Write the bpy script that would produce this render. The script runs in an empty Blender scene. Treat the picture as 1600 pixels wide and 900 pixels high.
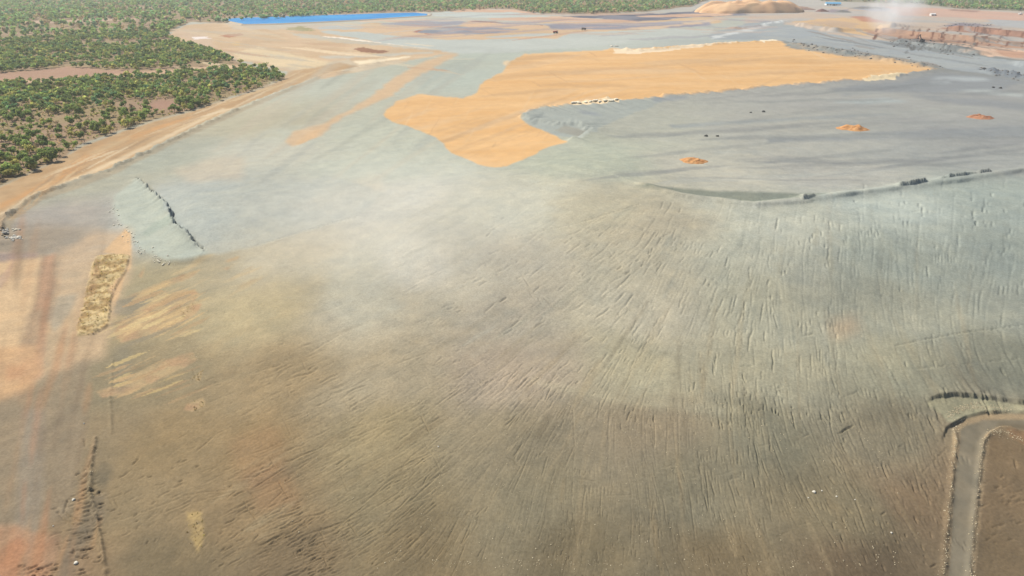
import bpy, math, random
import numpy as np
from mathutils import Vector, Matrix

random.seed(7); rng = np.random.default_rng(11)
R = math.radians
sc = bpy.context.scene
C = sc.collection

# ------------------------------------------------------------------ camera, sky, sun, exposure
CAMH = 120.0; PITCH = R(26.0); FPX = 1042.0           # drone height, tilt below horizontal, focal length in photo pixels
cam_d = bpy.data.cameras.new('camera'); cam = bpy.data.objects.new('camera', cam_d); C.objects.link(cam)
cam_d.sensor_width = 36.0; cam_d.lens = 36.0*FPX/1600.0
cam_d.clip_start = 1.0; cam_d.clip_end = 40000.0
cam.location = (0, 0, CAMH); cam.rotation_euler = (R(90)-PITCH, 0, 0)
sc.camera = cam

SUN_EL, SUN_AZ = R(46), R(-58)
w = bpy.data.worlds.new('World'); sc.world = w; w.use_nodes = True
nt = w.node_tree; bg = nt.nodes['Background']
sky = nt.nodes.new('ShaderNodeTexSky'); sky.sky_type = 'NISHITA'; sky.sun_disc = False
sky.sun_elevation = SUN_EL; sky.sun_rotation = SUN_AZ; sky.dust_density = 2.0; sky.air_density = 1.0
nt.links.new(sky.outputs[0], bg.inputs[0]); bg.inputs[1].default_value = 0.07
sl = bpy.data.lights.new('sun', 'SUN'); so = bpy.data.objects.new('sun', sl); C.objects.link(so)
sl.energy = 4.0; sl.angle = R(0.6); sl.color = (1.0, 0.925, 0.80)
sd = Vector((math.sin(SUN_AZ)*math.cos(SUN_EL), math.cos(SUN_AZ)*math.cos(SUN_EL), math.sin(SUN_EL)))
so.rotation_euler = (-sd).to_track_quat('-Z', 'Y').to_euler(); so.location = sd*500
sc.view_settings.view_transform = 'Standard'; sc.view_settings.look = 'None'
sc.view_settings.gamma = 1.0; sc.view_settings.exposure = 0.68
sc.view_settings.use_curve_mapping = False
sc.cycles.volume_step_rate = 4.0; sc.cycles.volume_max_steps = 64
sc.cycles.max_bounces = 4; sc.cycles.diffuse_bounces = 2; sc.cycles.volume_bounces = 2
sc.cycles.use_denoising = True

# ------------------------------------------------------------------ helpers
KALB = 0.62
def lin(c, k=KALB):
    out = []
    for v in c:
        v = v/255.0
        out.append((v/12.92 if v <= 0.04045 else ((v+0.055)/1.055)**2.4)*k)
    return tuple(out)

_TAB = np.random.default_rng(5).random((512, 512)).astype(np.float32)
def vnoise(x, y, seed=0):
    x = np.asarray(x, np.float32); y = np.asarray(y, np.float32)
    ix = np.floor(x); iy = np.floor(y); fx = x-ix; fy = y-iy
    ix = (ix.astype(np.int32)+seed*37) & 511; iy = (iy.astype(np.int32)+seed*101) & 511
    i2 = (ix+1) & 511; j2_ = (iy+1) & 511
    fx = fx*fx*(3-2*fx); fy = fy*fy*(3-2*fy)
    a = _TAB[ix, iy]; b = _TAB[i2, iy]; c = _TAB[ix, j2_]; d = _TAB[i2, j2_]
    a = a+(b-a)*fx; c = c+(d-c)*fx
    return a+(c-a)*fy
def fbm(x, y, seed=0, o=4):
    s = 0; a = 0.5; t = 0
    for k in range(o):
        s = s+a*vnoise(x*2**k+k*13.7, y*2**k+k*7.3, seed+k*17); t += a; a *= 0.5
    return s/t-0.5

def ray(px, py):
    px = np.asarray(px, float); py = np.asarray(py, float)
    u = (px-800.0)/FPX; v = (450.0-py)/FPX
    dx = u; dy = math.cos(PITCH)+v*math.sin(PITCH); dz = -math.sin(PITCH)+v*math.cos(PITCH)
    return dx, dy, dz
def on_plane(px, py, z=0.0):
    dx, dy, dz = ray(px, py)
    t = (CAMH-z)/(-dz)
    return dx*t, dy*t

# ---- broad relief: spot heights (photo x, photo y, metres), blended
SPOT = [(0,350,0),(100,270,0),(300,170,0),(450,110,0),(600,70,0),(0,200,0),(200,120,0),(0,60,0),(400,60,0),(60,400,0),
 (60,500,0),(60,650,0),(60,800,0),(60,890,0),(150,700,0),(190,395,0),(190,480,0),(150,330,0.5),(240,240,2),
 (330,320,9),(420,300,10),(340,420,3),(450,380,7),(550,300,11),(700,330,13),(800,300,15),(930,285,20),(1040,300,21),(1180,324,22),
 (1300,315,22),(1450,295,22),(1600,272,22),(1090,250,15),(1250,255,14),(1300,200,13),(1500,240,14),(1500,150,12),(950,200,14),(1000,165,13),
 (700,210,11),(850,150,11),(1100,110,11),(1300,100,10),(600,170,9),(500,180,6),(400,210,5),(700,80,4),(900,40,2),(1100,50,6),(1300,40,6),
 (650,520,7),(820,600,5.5),(1000,640,5),(1150,640,5),(1450,560,10),(1600,520,11),(450,520,5),(300,560,1),(300,650,0),
 (900,760,2.2),(900,900,-.5),(700,900,-.5),(500,900,-.5),(500,760,1),(300,880,0),(1100,880,-.5),(1300,780,1),(1430,700,1),(1500,700,0),(1500,880,-3),(1600,640,2),(1600,800,-2),
 (1400,15,2),(1600,30,2),(1200,-5,0),(300,-5,0),(800,-5,0),(1550,70,4),(1550,100,8),(500,20,0),(1000,20,0)]
_s = []
for (a, b, z) in SPOT:
    X, Y = on_plane(a, b, z); _s.append((math.atan2(X, Y), math.log(math.hypot(X, Y)), z))
_s = np.array(_s)
def H0(x, y):
    x = np.asarray(x, float); y = np.asarray(y, float)
    az = np.arctan2(x, y); lr = np.log(np.maximum(np.hypot(x, y), 30.0))
    num = 0; den = 1e-9
    for (a, l, z) in _s:
        d2 = (az-a)**2+(0.62*(lr-l))**2+0.007
        w_ = 1.0/(d2*d2); num = num+w_*z; den = den+w_
    return num/den
def ground_at(px, py, it=9):
    px = np.asarray(px, float); py = np.asarray(py, float)
    z = np.zeros_like(px)
    for k in range(it):
        x, y = on_plane(px, py, z); z = 0.5*z+0.5*H0(x, y)
    x, y = on_plane(px, py, z)
    return x, y
def dens(pts, n=6, closed=False):
    p = list(pts)+([pts[0]] if closed else [])
    o = []
    for a, b in zip(p[:-1], p[1:]):
        for k in range(n): o.append((a[0]+(b[0]-a[0])*k/n, a[1]+(b[1]-a[1])*k/n))
    if not closed: o.append(p[-1])
    return o
def wpoly(pts, n=4, closed=True):
    q = np.array(dens(pts, n, closed), float)
    x, y = ground_at(q[:, 0], q[:, 1])
    return np.stack([x, y], 1)

# ------------------------------------------------------------------ terrain grid (polar, fine in front, coarse elsewhere)
yp = np.arange(985.0, -14.0, -1.05)
rr = CAMH/np.tan(PITCH+np.arctan((yp-450.0)/FPX))
rows = [2.0, 12, 24, 36, 46, 56, 64, 72, 80]
rows = rows+[rr[0]]
for v in rr[1:]:
    while v-rows[-1] > 9.0 and rows[-1] < 3300: rows.append(rows[-1]+min(9.0, v-rows[-1]))
    if v > rows[-1]+1e-6: rows.append(v)
while rows[-1] < 16000: rows.append(rows[-1]*1.08)
rad = np.array(rows); NR = len(rad)
DAZ = R(0.0735); AZM = R(48.5)
azf = np.arange(-AZM, AZM, DAZ); nf = len(azf)
azc = np.linspace(azf[-1], 2*math.pi-AZM, 70)[1:-1]
AZ = np.concatenate([azf, azc]); NC = len(AZ)
GX = rad[:, None]*np.sin(AZ)[None]; GY = rad[:, None]*np.cos(AZ)[None]
Z = np.zeros((NR, NC)); step = 60000
fx_, fy_ = GX.ravel(), GY.ravel()
Z = np.concatenate([H0(fx_[i:i+step], fy_[i:i+step]) for i in range(0, len(fx_), step)]).reshape(NR, NC)
behind = np.abs(((AZ+math.pi) % (2*math.pi))-math.pi)
HB = Z.copy()
CELL = np.gradient(rad)[:, None]*np.ones((1, NC))             # metres between rows

def inside(P, X, Y):
    """even-odd point in polygon, limited to its box"""
    out = np.zeros(X.shape, bool)
    m = (X > P[:, 0].min()) & (X < P[:, 0].max()) & (Y > P[:, 1].min()) & (Y < P[:, 1].max())
    xs = X[m]; ys = Y[m]; r = np.zeros(xs.shape, bool)
    x1, y1 = P[-1]
    for x2, y2 in P:
        if y1 != y2:
            c = ((y1 > ys) != (y2 > ys)); c &= xs < (x2-x1)*(ys-y1)/(y2-y1)+x1
            r ^= c
        x1, y1 = x2, y2
    out[m] = r
    return out
def line_dist(L, X, Y, reach):
    """distance, signed side (+ = left of travel) and 0..1 position along polyline"""
    D = np.full(X.shape, 1e9); S = np.zeros(X.shape); T = np.zeros(X.shape)
    m = (X > L[:, 0].min()-reach) & (X < L[:, 0].max()+reach) & (Y > L[:, 1].min()-reach) & (Y < L[:, 1].max()+reach)
    xs = X[m]; ys = Y[m]; d = np.full(xs.shape, 1e9); s = np.zeros(xs.shape); t = np.zeros(xs.shape)
    seg = np.hypot(*(L[1:]-L[:-1]).T); cum = np.concatenate([[0], np.cumsum(seg)])
    for k in range(len(L)-1):
        ax, ay = L[k]; bx, by = L[k+1]; ux, uy = bx-ax, by-ay; l2 = ux*ux+uy*uy+1e-9
        q = np.clip(((xs-ax)*ux+(ys-ay)*uy)/l2, 0, 1)
        ex = xs-ax-q*ux; ey = ys-ay-q*uy; dd = np.hypot(ex, ey); b = dd < d
        d = np.where(b, dd, d); s = np.where(b, np.sign(ux*ey-uy*ex), s); t = np.where(b, (cum[k]+q*seg[k]), t)
    D[m] = d; S[m] = s; T[m] = t
    return D, S, T, cum[-1], m
def sst(e0, e1, x):
    t = np.clip((x-e0)/(e1-e0), 0, 1); return t*t*(3-2*t)

def scarp(pts, h, wdt, fade, seed, high=1, wob=0.3, gap=0.0, scale=6.0, gully=0.0, gs=5.0):
    """a step in the ground: full height at the line on its high side, dying away behind"""
    global Z
    L = wpoly(pts, 5, False)
    D, S, T, tot, m = line_dist(L, GX, GY, fade*2.5+10)
    sdist = (D*S*high)[m]; t = T[m]
    n = fbm(t/scale, t*0+seed*3.3, seed, 3)*2
    gx = fbm(GX[m]/gs, GY[m]/gs, seed+5, 3)*2
    sdist = sdist+n*wob*wdt*2+gx*gully
    amp = h*np.clip(1+n*1.2-gap, 0.0, 1.6)*sst(0, min(12.0, tot*0.15), t)*sst(0, min(12.0, tot*0.15), tot-t)
    f = sst(-wdt*0.5, wdt*0.5, sdist)*np.exp(-np.maximum(sdist, 0)/fade)
    dz = np.zeros(GX.shape); dz[m] = amp*f; Z = Z+dz
def ridge(pts, h, wdt, seed, rough=0.5, scale=4.0):
    """a windrow or berm heaped along a line"""
    global Z
    L = wpoly(pts, 5, False)
    D, S, T, tot, m = line_dist(L, GX, GY, wdt*4)
    d = D[m]; t = T[m]
    n = fbm(GX[m]/scale, GY[m]/scale, seed, 3)*2
    dz = np.zeros(GX.shape)
    dz[m] = h*np.exp(-(d/wdt)**2)*(1+n*rough*1.6)*sst(-.1, wdt*3, t)*sst(-.1, wdt*3, tot-t)
    Z = Z+dz

# ---- sharp relief
# side bank between the pale dirt track and the grey dump
scarp([(-40,420),(0,358),(12,340),(45,312),(100,288),(170,266),(240,232),(300,203),(400,158),(500,118),(640,88)], 1.2, 2.6, 14, 3, high=-1, gully=1.6, gs=4)
scarp([(-20,400),(3,362),(14,342),(44,318),(80,300),(120,286)], 1.6, 1.6, 8, 4, high=1, gully=1.8, gs=2.2)
scarp([(120,286),(170,268),(240,236),(300,206),(380,170)], 1.2, 1.4, 8, 6, high=1, gap=.3, gully=1.8, gs=3)
# dump tip: crest and long batter falling to the left
scarp([(212,278),(228,292),(240,305),(258,318),(268,334),(272,350),(290,366),(316,390)], 3.4, .6, 3.0, 5, high=-1, gap=-.1, wob=1.6, scale=3, gully=.0, gs=2.5)
scarp([(176,300),(178,326),(190,350),(206,376),(225,396),(262,410),(312,408),(350,400)], 1.6, 7.0, 9, 9, high=1, gap=0, wob=.0, gully=.0, scale=90.0)
# rim of the basin
scarp([(930,262),(985,284),(1040,305),(1100,316),(1180,324),(1260,318),(1330,308),(1420,296),(1500,286),(1600,270),(1680,258)], 0.8, .8, 6, 21, high=1, gap=0.5, wob=.5, scale=14, gully=.4, gs=3)
scarp([(1400,296),(1424,292),(1450,288)], 1.8, .9, 4, 24, high=1, gap=0); scarp([(1462,285),(1500,280),(1552,271)], 2.2, .9, 4, 25, high=1, gap=0)
scarp([(1250,316),(1262,315),(1275,311)], 1.5, .9, 4, 26, high=1, gap=0)
ridge([(985,286),(1060,307),(1180,321),(1300,309),(1450,289),(1680,256)], 1.7, 4.0, 22, rough=.2, scale=20)
# cut above the gravel road
scarp([(1444,630),(1452,624),(1470,620),(1496,617),(1520,620),(1560,625),(1600,632),(1660,640)], 1.0, .5, 5, 31, high=1, gap=.1, wob=.8, scale=2.5)
scarp([(1470,690),(1478,670),(1492,662),(1510,652),(1540,645),(1600,645),(1660,648)], .7, .5, 3, 33, high=1, gap=0)
scarp([(1530,720),(1534,690),(1545,676),(1560,669),(1575,668),(1600,674)], .7, .5, 3, 34, high=-1, gap=0)
ridge([(1474,910),(1478,840),(1484,780),(1489,720),(1494,690),(1490,668)], .55, .7, 41, rough=.5, scale=3.0)
ridge([(1513,910),(1518,850),(1525,780),(1530,730),(1534,694),(1546,676)], .45, .7, 42, rough=.5, scale=3.0)
ridge([(166,900),(150,800),(140,770),(143,720),(150,680)], .5, .5, 43, rough=.8, scale=1.3)
ridge([(176,560),(172,620),(174,680)], .25, .5, 44, rough=.8, scale=1.3)
# hummocks of the overgrown soil island
P_ISL = [(150,401),(175,397),(203,399),(197,425),(181,450),(173,470),(172,490),(168,511),(148,522),(121,526),(121,511),(127,488),(135,455),(142,425)]
W = wpoly(P_ISL); mi = inside(W, GX, GY)
Z += np.where(mi, 0.5+fbm(GX/2.0, GY/2.0, 51, 3)*1.8, 0)
# step at the inner sand-to-grey edge
scarp([(870,222),(905,216),(925,205),(905,196),(870,196),(835,190),(815,182),(835,170),(880,165),(980,156),(1150,140),(1300,128),(1480,108)], 2.5, 6, 20, 61, high=-1, gap=0.1, gully=2.5, gs=9)
# pale sand windrows along the orange sheet
ridge([(890,162),(920,160),(970,157)], 2.2, 3.0, 62, .6, 5)
ridge([(940,78),(1000,80),(1060,74),(1130,68),(1215,65)], 2.6, 6, 63, .7, 9)
ridge([(1345,124),(1380,122),(1418,117)], 2.2, 4, 64, .5, 7)
ridge([(1225,68),(1290,78),(1350,88),(1400,98),(1470,106)], 3.0, 9, 65, .9, 8)
ridge([(1530,109),(1560,114),(1600,122),(1650,130)], 4.0, 9, 66, .8, 8)
ridge([(1130,46),(1180,42),(1228,33)], 2.5, 10, 67, .7, 12)
# benches of the workings far right, faces towards the camera
scarp([(1368,50),(1400,52),(1450,57),(1500,62),(1560,68),(1640,78)], 6.5, 7, 110, 71, high=1, gap=.1, wob=.5, scale=40, gully=4, gs=26)
scarp([(1470,46),(1520,50),(1560,55),(1640,63)], 6.5, 7, 110, 72, high=1, gap=.1, wob=.5, scale=40, gully=4, gs=26)
scarp([(1392,66),(1440,70),(1480,78),(1530,86)], 5, 6, 60, 73, high=1, gap=.1, wob=.5, scale=30, gully=4, gs=18)
scarp([(1572,98),(1600,104),(1660,112)], 4.5, 6, 60, 74, high=1, gap=.1, wob=.5, scale=30, gully=4, gs=18)
scarp([(1232,36),(1262,44),(1310,50)], 6, 10, 80, 75, high=1, gap=.1, wob=.5, scale=30, gully=8, gs=14)
scarp([(1368,44),(1390,47),(1412,49)], 7, 10, 60, 76, high=1, gap=.1, wob=.5, scale=30, gully=8, gs=14)
# everyday roughness
front = sst(R(60), R(49), behind)[None, :]
Z += front*(fbm(GX/9, GY/9, 81, 4)*0.4+fbm(GX/35, GY/35, 85, 3)*0.4)*sst(80, 140, rad)[:, None]*(1-0.75*sst(500, 900, rad))[:, None]
fine = fbm(GX/1.3, GY/1.3, 83, 3)*0.10
Z += fine*(1-sst(260, 500, rad))[:, None]

# ---- dozer tracks: strokes pressed into the slope along a fanning direction
GD = [(450,830,28),(300,760,22),(600,700,30),(750,650,38),(650,560,27),(860,700,62),(900,780,88),(820,850,75),(1000,720,100),(1300,750,117),(1500,680,110),(1100,620,97),
 (1250,500,94),(1050,480,66),(950,430,38),(900,520,36),(1100,400,62),(1200,350,82),(1400,330,96),(1500,350,84),(1400,600,116),(1560,580,118),(700,450,24),(880,350,28),
 (150,690,85),(130,810,15),(120,880,10),(170,760,25),(1150,850,108),(1450,850,118),(520,500,22),(400,620,24),(250,860,60),(1300,420,88),(1550,450,80),(1000,580,60),(480,880,26),(330,560,18),(1580,800,20)]
gd = np.array(GD, float)
def direction(px, py):
    a = np.radians(gd[:, 2])*2
    w_ = 1/(((gd[:, 0]-px)**2+(gd[:, 1]-py)**2+900)**1.5)
    return 0.5*math.atan2((w_*np.sin(a)).sum(), (w_*np.cos(a)).sum())
# (cx, cy, rx, ry, strokes, min len, max len, depth)
SW = [(900,760,480,150,900,8,95,1.0),(560,740,240,150,700,12,90,1.0),(500,840,160,70,420,12,60,1.5),(1050,500,330,150,560,6,40,1.15),(1300,400,300,110,260,5,30,1.0),(1450,330,200,45,110,5,16,1.2),
 (1350,680,230,150,520,10,44,1.1),(780,600,190,60,320,14,60,1.0),(920,400,160,60,160,10,40,.8),(1150,640,220,35,260,6,22,1.5),(300,800,170,90,260,6,30,1.1),
 (130,810,34,80,260,6,26,2.6),(60,890,50,12,40,8,24,2.4),(480,880,90,22,120,6,24,2.0),(1100,850,420,70,560,5,18,1.2),(640,650,200,70,200,10,50,.8),(400,600,170,100,150,6,22,.8),(1560,800,60,110,120,5,14,.8),(450,870,70,30,150,10,40,1.8)]
EXTRA = []
for (cx, cy, ax_, ay_, n, l0, l1, dp) in SW:
    for k in range(n):
        u = random.gauss(0, .48); v = random.gauss(0, .48)
        px = cx+u*ax_; py = cy+v*ay_
        if px < -40 or px > 1640 or py > 960 or py < 285: continue
        if 1484 < px < 1528 and py > 655: continue
        if px > 1500 and py > 640 and py < 690: continue
        if px < 110 and py < 740 or px < 75 and py < 870: continue
        th = direction(px, py)+random.gauss(0, .10)
        if random.random() < .05: th += math.pi/2
        EXTRA.append((px, py, th, random.uniform(l0, l1)*random.uniform(.3, 1.1), dp*(.16+.95*random.random()**2.6)*(.45+1.1*max(0, min(1, .5+3*float(fbm(px/55, py/55, 77, 2)))))))
# clusters of short parallel marks
for k in range(60):
    px = random.uniform(600, 1580); py = random.uniform(360, 870)
    th = direction(px, py); n = random.randint(3, 8); L_ = random.uniform(7, 18); sp = random.uniform(4, 8)
    for j in range(n):
        EXTRA.append((px+sp*j*math.cos(random.uniform(-.15, .15)), py+random.uniform(-4, 4)+2*j*random.uniform(-.5, .5), th+random.gauss(0, .08), L_*random.uniform(.6, 1.2), random.uniform(.4, 1.1)))
for k in range(1300):
    px = random.uniform(330, 1600); py = random.uniform(330, 895)
    if 1484 < px and py > 610: continue
    if px < 560 and py < 560 or px+py*.6 < 820: continue
    EXTRA.append((px, py, direction(px, py)+random.gauss(0, .09), random.uniform(12, 90), random.uniform(.10, .34)))
gro = np.zeros((NR, NC))
def press(px, py, th, ln, dp, bend=0.0):
    n = max(4, int(ln*1.6))
    s = np.linspace(-.5, .5, n)
    wv = np.array([random.gauss(0, .5) for _ in range(5)])
    off = np.interp(s, np.linspace(-.5, .5, 5), wv)*min(1, ln/20)+bend*(s*s)*ln
    X = px+s*ln*math.cos(th)-off*math.sin(th)*-1; Y = py-s*ln*math.sin(th)+off*math.cos(th)
    return X, Y, dp*np.clip(np.sin((s+.5)*math.pi)*1.6, 0, 1)
EXTRA = [(e[0], e[1], e[2], e[3], e[4]*(.55 if e[1] < 560 else .8 if e[1] < 640 else 1)) for e in EXTRA]
AX = []; AY = []; AD = []
for e in EXTRA:
    a, b, c = press(*e); AX.append(a); AY.append(b); AD.append(c)
for _j in range(4):
    q = np.array(dens([(214,280),(228,290),(240,302),(258,318),(268,334),(271,350),(290,366),(316,389)], 22), float)
    AX.append(q[:, 0]+rng.normal(0, 1.0, len(q))+_j*.6); AY.append(q[:, 1]+rng.normal(0, .8, len(q))); AD.append(np.full(len(q), 3.2)*rng.uniform(.3, 1.2, len(q)))
# long rills and dozer cuts that run on down the fall of the slope
for k in range(260):
    if k < 190: px, py = random.uniform(480, 1440), random.uniform(540, 740)
    else: px, py = random.uniform(860, 1590), random.uniform(325, 500)
    ph = random.uniform(0, 6.28); fq = random.uniform(.03, .12); n = int(random.uniform(40, 230)); qx = []; qy = []; d0 = random.uniform(.12, .62)*(1 if k < 190 else .7)
    for q in range(n):
        th = direction(px, py); sgn = -1 if math.sin(th) > 0 else 1
        px += sgn*math.cos(th)*1.0+math.sin(ph+q*fq)*.12; py -= sgn*math.sin(th)*1.0
        if py > 955 or px > 1640 or (px > 1478 and py > 612): break
        qx.append(px); qy.append(py)
    if len(qx) > 8:
        t_ = np.arange(len(qx)); AX.append(np.array(qx)); AY.append(np.array(qy)); AD.append(d0*np.clip(.35+1.5*fbm(t_/14.0+k*9, t_*0.0+k, 5, 3)*2+.4, 0, 1.5)*np.sin(np.pi*(t_+1)/(len(qx)+1))**.5)
# long single tracks
for pts, dp in [([(895,640),(898,700),(893,780),(902,860)], .8), ([(860,660),(800,760),(760,850)], .7), ([(860,650),(740,740),(640,800)], .7), ([(700,600),(560,680),(400,760)], .8),
                ([(1320,620),(1370,740),(1430,840)], .7), ([(1380,560),(1440,660),(1475,760)], .7), ([(1000,320),(900,350),(800,372)], .6), ([(1400,540),(1500,520),(1600,508)], .8), ([(1180,570),(1400,580),(1590,560)], .6),
                ([(105,782),(100,800),(120,812),(140,816)], 2.0), ([(90,800),(100,812),(115,820)], 1.5), ([(122,782),(150,772),(160,768)], 1.6), ([(1440,740),(1478,700)], .8), ([(390,760),(300,772),(180,815)], .9), ([(560,338),(480,360),(400,384)], .5)]:
    q = np.array(dens(pts, 60), float)
    AX.append(q[:, 0]+rng.normal(0, .35, len(q))); AY.append(q[:, 1]+rng.normal(0, .35, len(q))); AD.append(np.full(len(q), dp)*rng.uniform(.2, 1.2, len(q)))
AX = np.concatenate(AX); AY = np.concatenate(AY); AD = np.concatenate(AD)
wx, wy = ground_at(AX, AY, 6)
ci = (np.arctan2(wx, wy)+AZM)/DAZ; ri = np.interp(np.hypot(wx, wy), rad, np.arange(NR))
c0 = np.round(ci).astype(int); r0 = np.round(ri).astype(int)
lift = np.zeros((NR, NC))
for dr in (-3, -2, -1, 0, 1, 2, 3):
    for dc in (-2, -1, 0, 1, 2):
        r_ = r0+dr; c_ = c0+dc; ok = (r_ > 1) & (r_ < NR-2) & (c_ > 1) & (c_ < nf-2)
        q = np.exp(-((r_-ri)**2/.8+(c_-ci)**2/.8))
        np.maximum.at(gro, (r_[ok], c_[ok]), (AD*q)[ok])
        q2 = np.exp(-((r_+2.0-ri)**2/1.4+(c_-ci)**2/1.4))*.5
        np.maximum.at(lift, (r_[ok], c_[ok]), (AD*q2)[ok])
Z += (lift*0.35-gro)*np.minimum(CELL*1.15, 0.6+0*CELL)*(0.7+0.6*sst(150, 330, rad))[:, None]

# ------------------------------------------------------------------ ground colour (soil tones, paler mid-slope and darker below, world-space patches)
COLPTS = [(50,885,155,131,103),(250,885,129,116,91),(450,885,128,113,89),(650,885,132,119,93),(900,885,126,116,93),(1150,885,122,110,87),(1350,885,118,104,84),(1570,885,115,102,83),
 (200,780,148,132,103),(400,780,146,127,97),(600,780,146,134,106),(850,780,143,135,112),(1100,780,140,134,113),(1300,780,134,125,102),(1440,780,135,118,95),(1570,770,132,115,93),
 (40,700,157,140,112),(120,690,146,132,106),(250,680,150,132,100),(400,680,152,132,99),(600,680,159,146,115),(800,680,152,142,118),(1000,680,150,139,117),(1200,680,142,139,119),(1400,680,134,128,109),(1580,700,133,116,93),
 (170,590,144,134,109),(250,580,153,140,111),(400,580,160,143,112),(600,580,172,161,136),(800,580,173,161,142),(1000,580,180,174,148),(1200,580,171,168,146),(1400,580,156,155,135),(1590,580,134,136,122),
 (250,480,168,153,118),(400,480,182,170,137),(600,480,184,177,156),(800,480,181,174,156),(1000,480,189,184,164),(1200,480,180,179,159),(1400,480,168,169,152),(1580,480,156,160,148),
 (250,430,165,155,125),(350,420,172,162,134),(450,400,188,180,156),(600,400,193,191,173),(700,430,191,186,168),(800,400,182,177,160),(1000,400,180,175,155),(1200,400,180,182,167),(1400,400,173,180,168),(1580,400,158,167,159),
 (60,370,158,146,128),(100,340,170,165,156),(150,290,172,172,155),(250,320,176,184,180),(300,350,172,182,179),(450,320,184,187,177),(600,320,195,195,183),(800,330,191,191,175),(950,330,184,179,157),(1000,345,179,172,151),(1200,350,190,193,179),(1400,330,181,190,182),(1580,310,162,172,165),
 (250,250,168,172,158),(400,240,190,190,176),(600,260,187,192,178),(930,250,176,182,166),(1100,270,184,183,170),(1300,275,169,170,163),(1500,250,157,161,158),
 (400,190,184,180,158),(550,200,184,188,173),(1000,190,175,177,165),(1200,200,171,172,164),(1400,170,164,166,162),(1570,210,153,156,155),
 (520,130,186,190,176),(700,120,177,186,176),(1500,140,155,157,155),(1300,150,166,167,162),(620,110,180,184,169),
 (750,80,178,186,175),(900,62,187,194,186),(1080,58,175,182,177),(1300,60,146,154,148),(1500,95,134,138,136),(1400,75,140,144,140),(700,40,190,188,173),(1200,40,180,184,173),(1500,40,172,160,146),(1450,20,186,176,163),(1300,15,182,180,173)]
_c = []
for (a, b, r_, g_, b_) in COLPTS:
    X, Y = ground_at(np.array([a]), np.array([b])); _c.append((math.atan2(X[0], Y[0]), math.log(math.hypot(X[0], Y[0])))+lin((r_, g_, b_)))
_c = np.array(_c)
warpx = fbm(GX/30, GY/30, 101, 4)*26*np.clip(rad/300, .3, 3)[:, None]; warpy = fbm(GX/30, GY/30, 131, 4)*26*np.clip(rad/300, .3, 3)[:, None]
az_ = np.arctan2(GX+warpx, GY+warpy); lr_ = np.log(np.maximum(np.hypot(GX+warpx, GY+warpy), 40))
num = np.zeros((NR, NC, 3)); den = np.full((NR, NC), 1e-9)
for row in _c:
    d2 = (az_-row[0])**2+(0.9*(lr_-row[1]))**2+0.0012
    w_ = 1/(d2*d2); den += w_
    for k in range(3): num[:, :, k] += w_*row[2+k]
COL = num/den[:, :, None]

def blur(m, n):
    m = m.astype(float)
    n0, n1_ = m.shape
    for _ in range(2):
        for ax in (0, 1):
            k = max(1, int(n)); cs = np.cumsum(np.concatenate([np.repeat(m.take([0], ax), k, ax), m, np.repeat(m.take([-1], ax), k, ax)], ax), ax)
            if ax == 0: m = np.concatenate([cs[:1], cs], 0); m = (m[2*k+1:]-m[:-2*k-1])/(2*k+1)
            else: m = np.concatenate([cs[:, :1], cs], 1); m = (m[:, 2*k+1:]-m[:, :-2*k-1])/(2*k+1)
        return m[:n0, :n1_]
def wgrid(seed, amp, sc_, X, Y, r_):
    a = amp*np.clip(r_/400, .25, 4)[:, None]
    return X+fbm(X/sc_, Y/sc_, seed, 3)*2*a, Y+fbm(X/sc_, Y/sc_, seed+50, 3)*2*a*np.clip(r_/400, .5, 2.5)[:, None]
MASKS = {}
def patch(pts, col, soft=1, amp=1.5, nsc=12, seed=0, op=1.0, mott=0.0, keep=None, col2=None, avoid=False, only=False):
    """lay a patch of another soil on the ground"""
    P = wpoly(pts, 4)
    pr = np.hypot(P[:, 0], P[:, 1]); pa = np.arctan2(P[:, 0], P[:, 1]); pad = 12+int(soft*4)
    i0 = max(0, np.searchsorted(rad, pr.min()*.94-amp*3)-pad); i1 = min(NR, np.searchsorted(rad, pr.max()*1.06+amp*3)+pad)
    c0_ = int(np.clip((pa.min()-.03+AZM)/DAZ-pad, 0, nf-1)); c1_ = int(np.clip((pa.max()+.03+AZM)/DAZ+pad, 0, nf)); 
    if pa.min() < -AZM or pa.max() > AZM: c0_, c1_ = 0, NC
    sl_ = (slice(i0, i1), slice(c0_, c1_)); gx, gy = GX[sl_], GY[sl_]
    X, Y = wgrid(200+seed, amp, nsc, gx, gy, rad[i0:i1])
    m = inside(P, X, Y)
    if keep:
        MASKS.setdefault(keep, np.zeros((NR, NC), bool))[sl_] |= m
    m = m.astype(float)
    if soft > 0: m = blur(m, soft)
    m = m*op
    if only: m = m*MASKS['sand_sheet'][sl_]
    elif avoid: m = m*(1-MASKS['sand_sheet'][sl_])
    if mott: m = m*np.clip(1-mott+mott*2.4*(fbm(gx/nsc/1.3, gy/nsc/1.3, 333+seed, 4)+.5)**1.3, 0, 1)
    def tone(q):
        if keep == 'sand_sheet' or q[0]-q[2] < 60: return q
        g_ = sum(q)/3; return tuple((v*.84+g_*.16)*.95 for v in q)
    col = tone(col); col2 = tone(col2) if col2 is not None else None
    c = np.array(lin(col))[None, None]
    if col2 is not None:
        q = sst(-.15, .2, fbm(gx/(nsc*1.6), gy/(nsc*1.6), 400+seed, 4))[:, :, None]
        c = c*(1-q)+np.array(lin(col2))[None, None]*q
    COL[sl_] = COL[sl_]*(1-m[:, :, None])+c*m[:, :, None]

SAND = (228,186,124); PALE = (232,212,176); TAN = (214,180,132); OR2 = (222,176,116)
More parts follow.
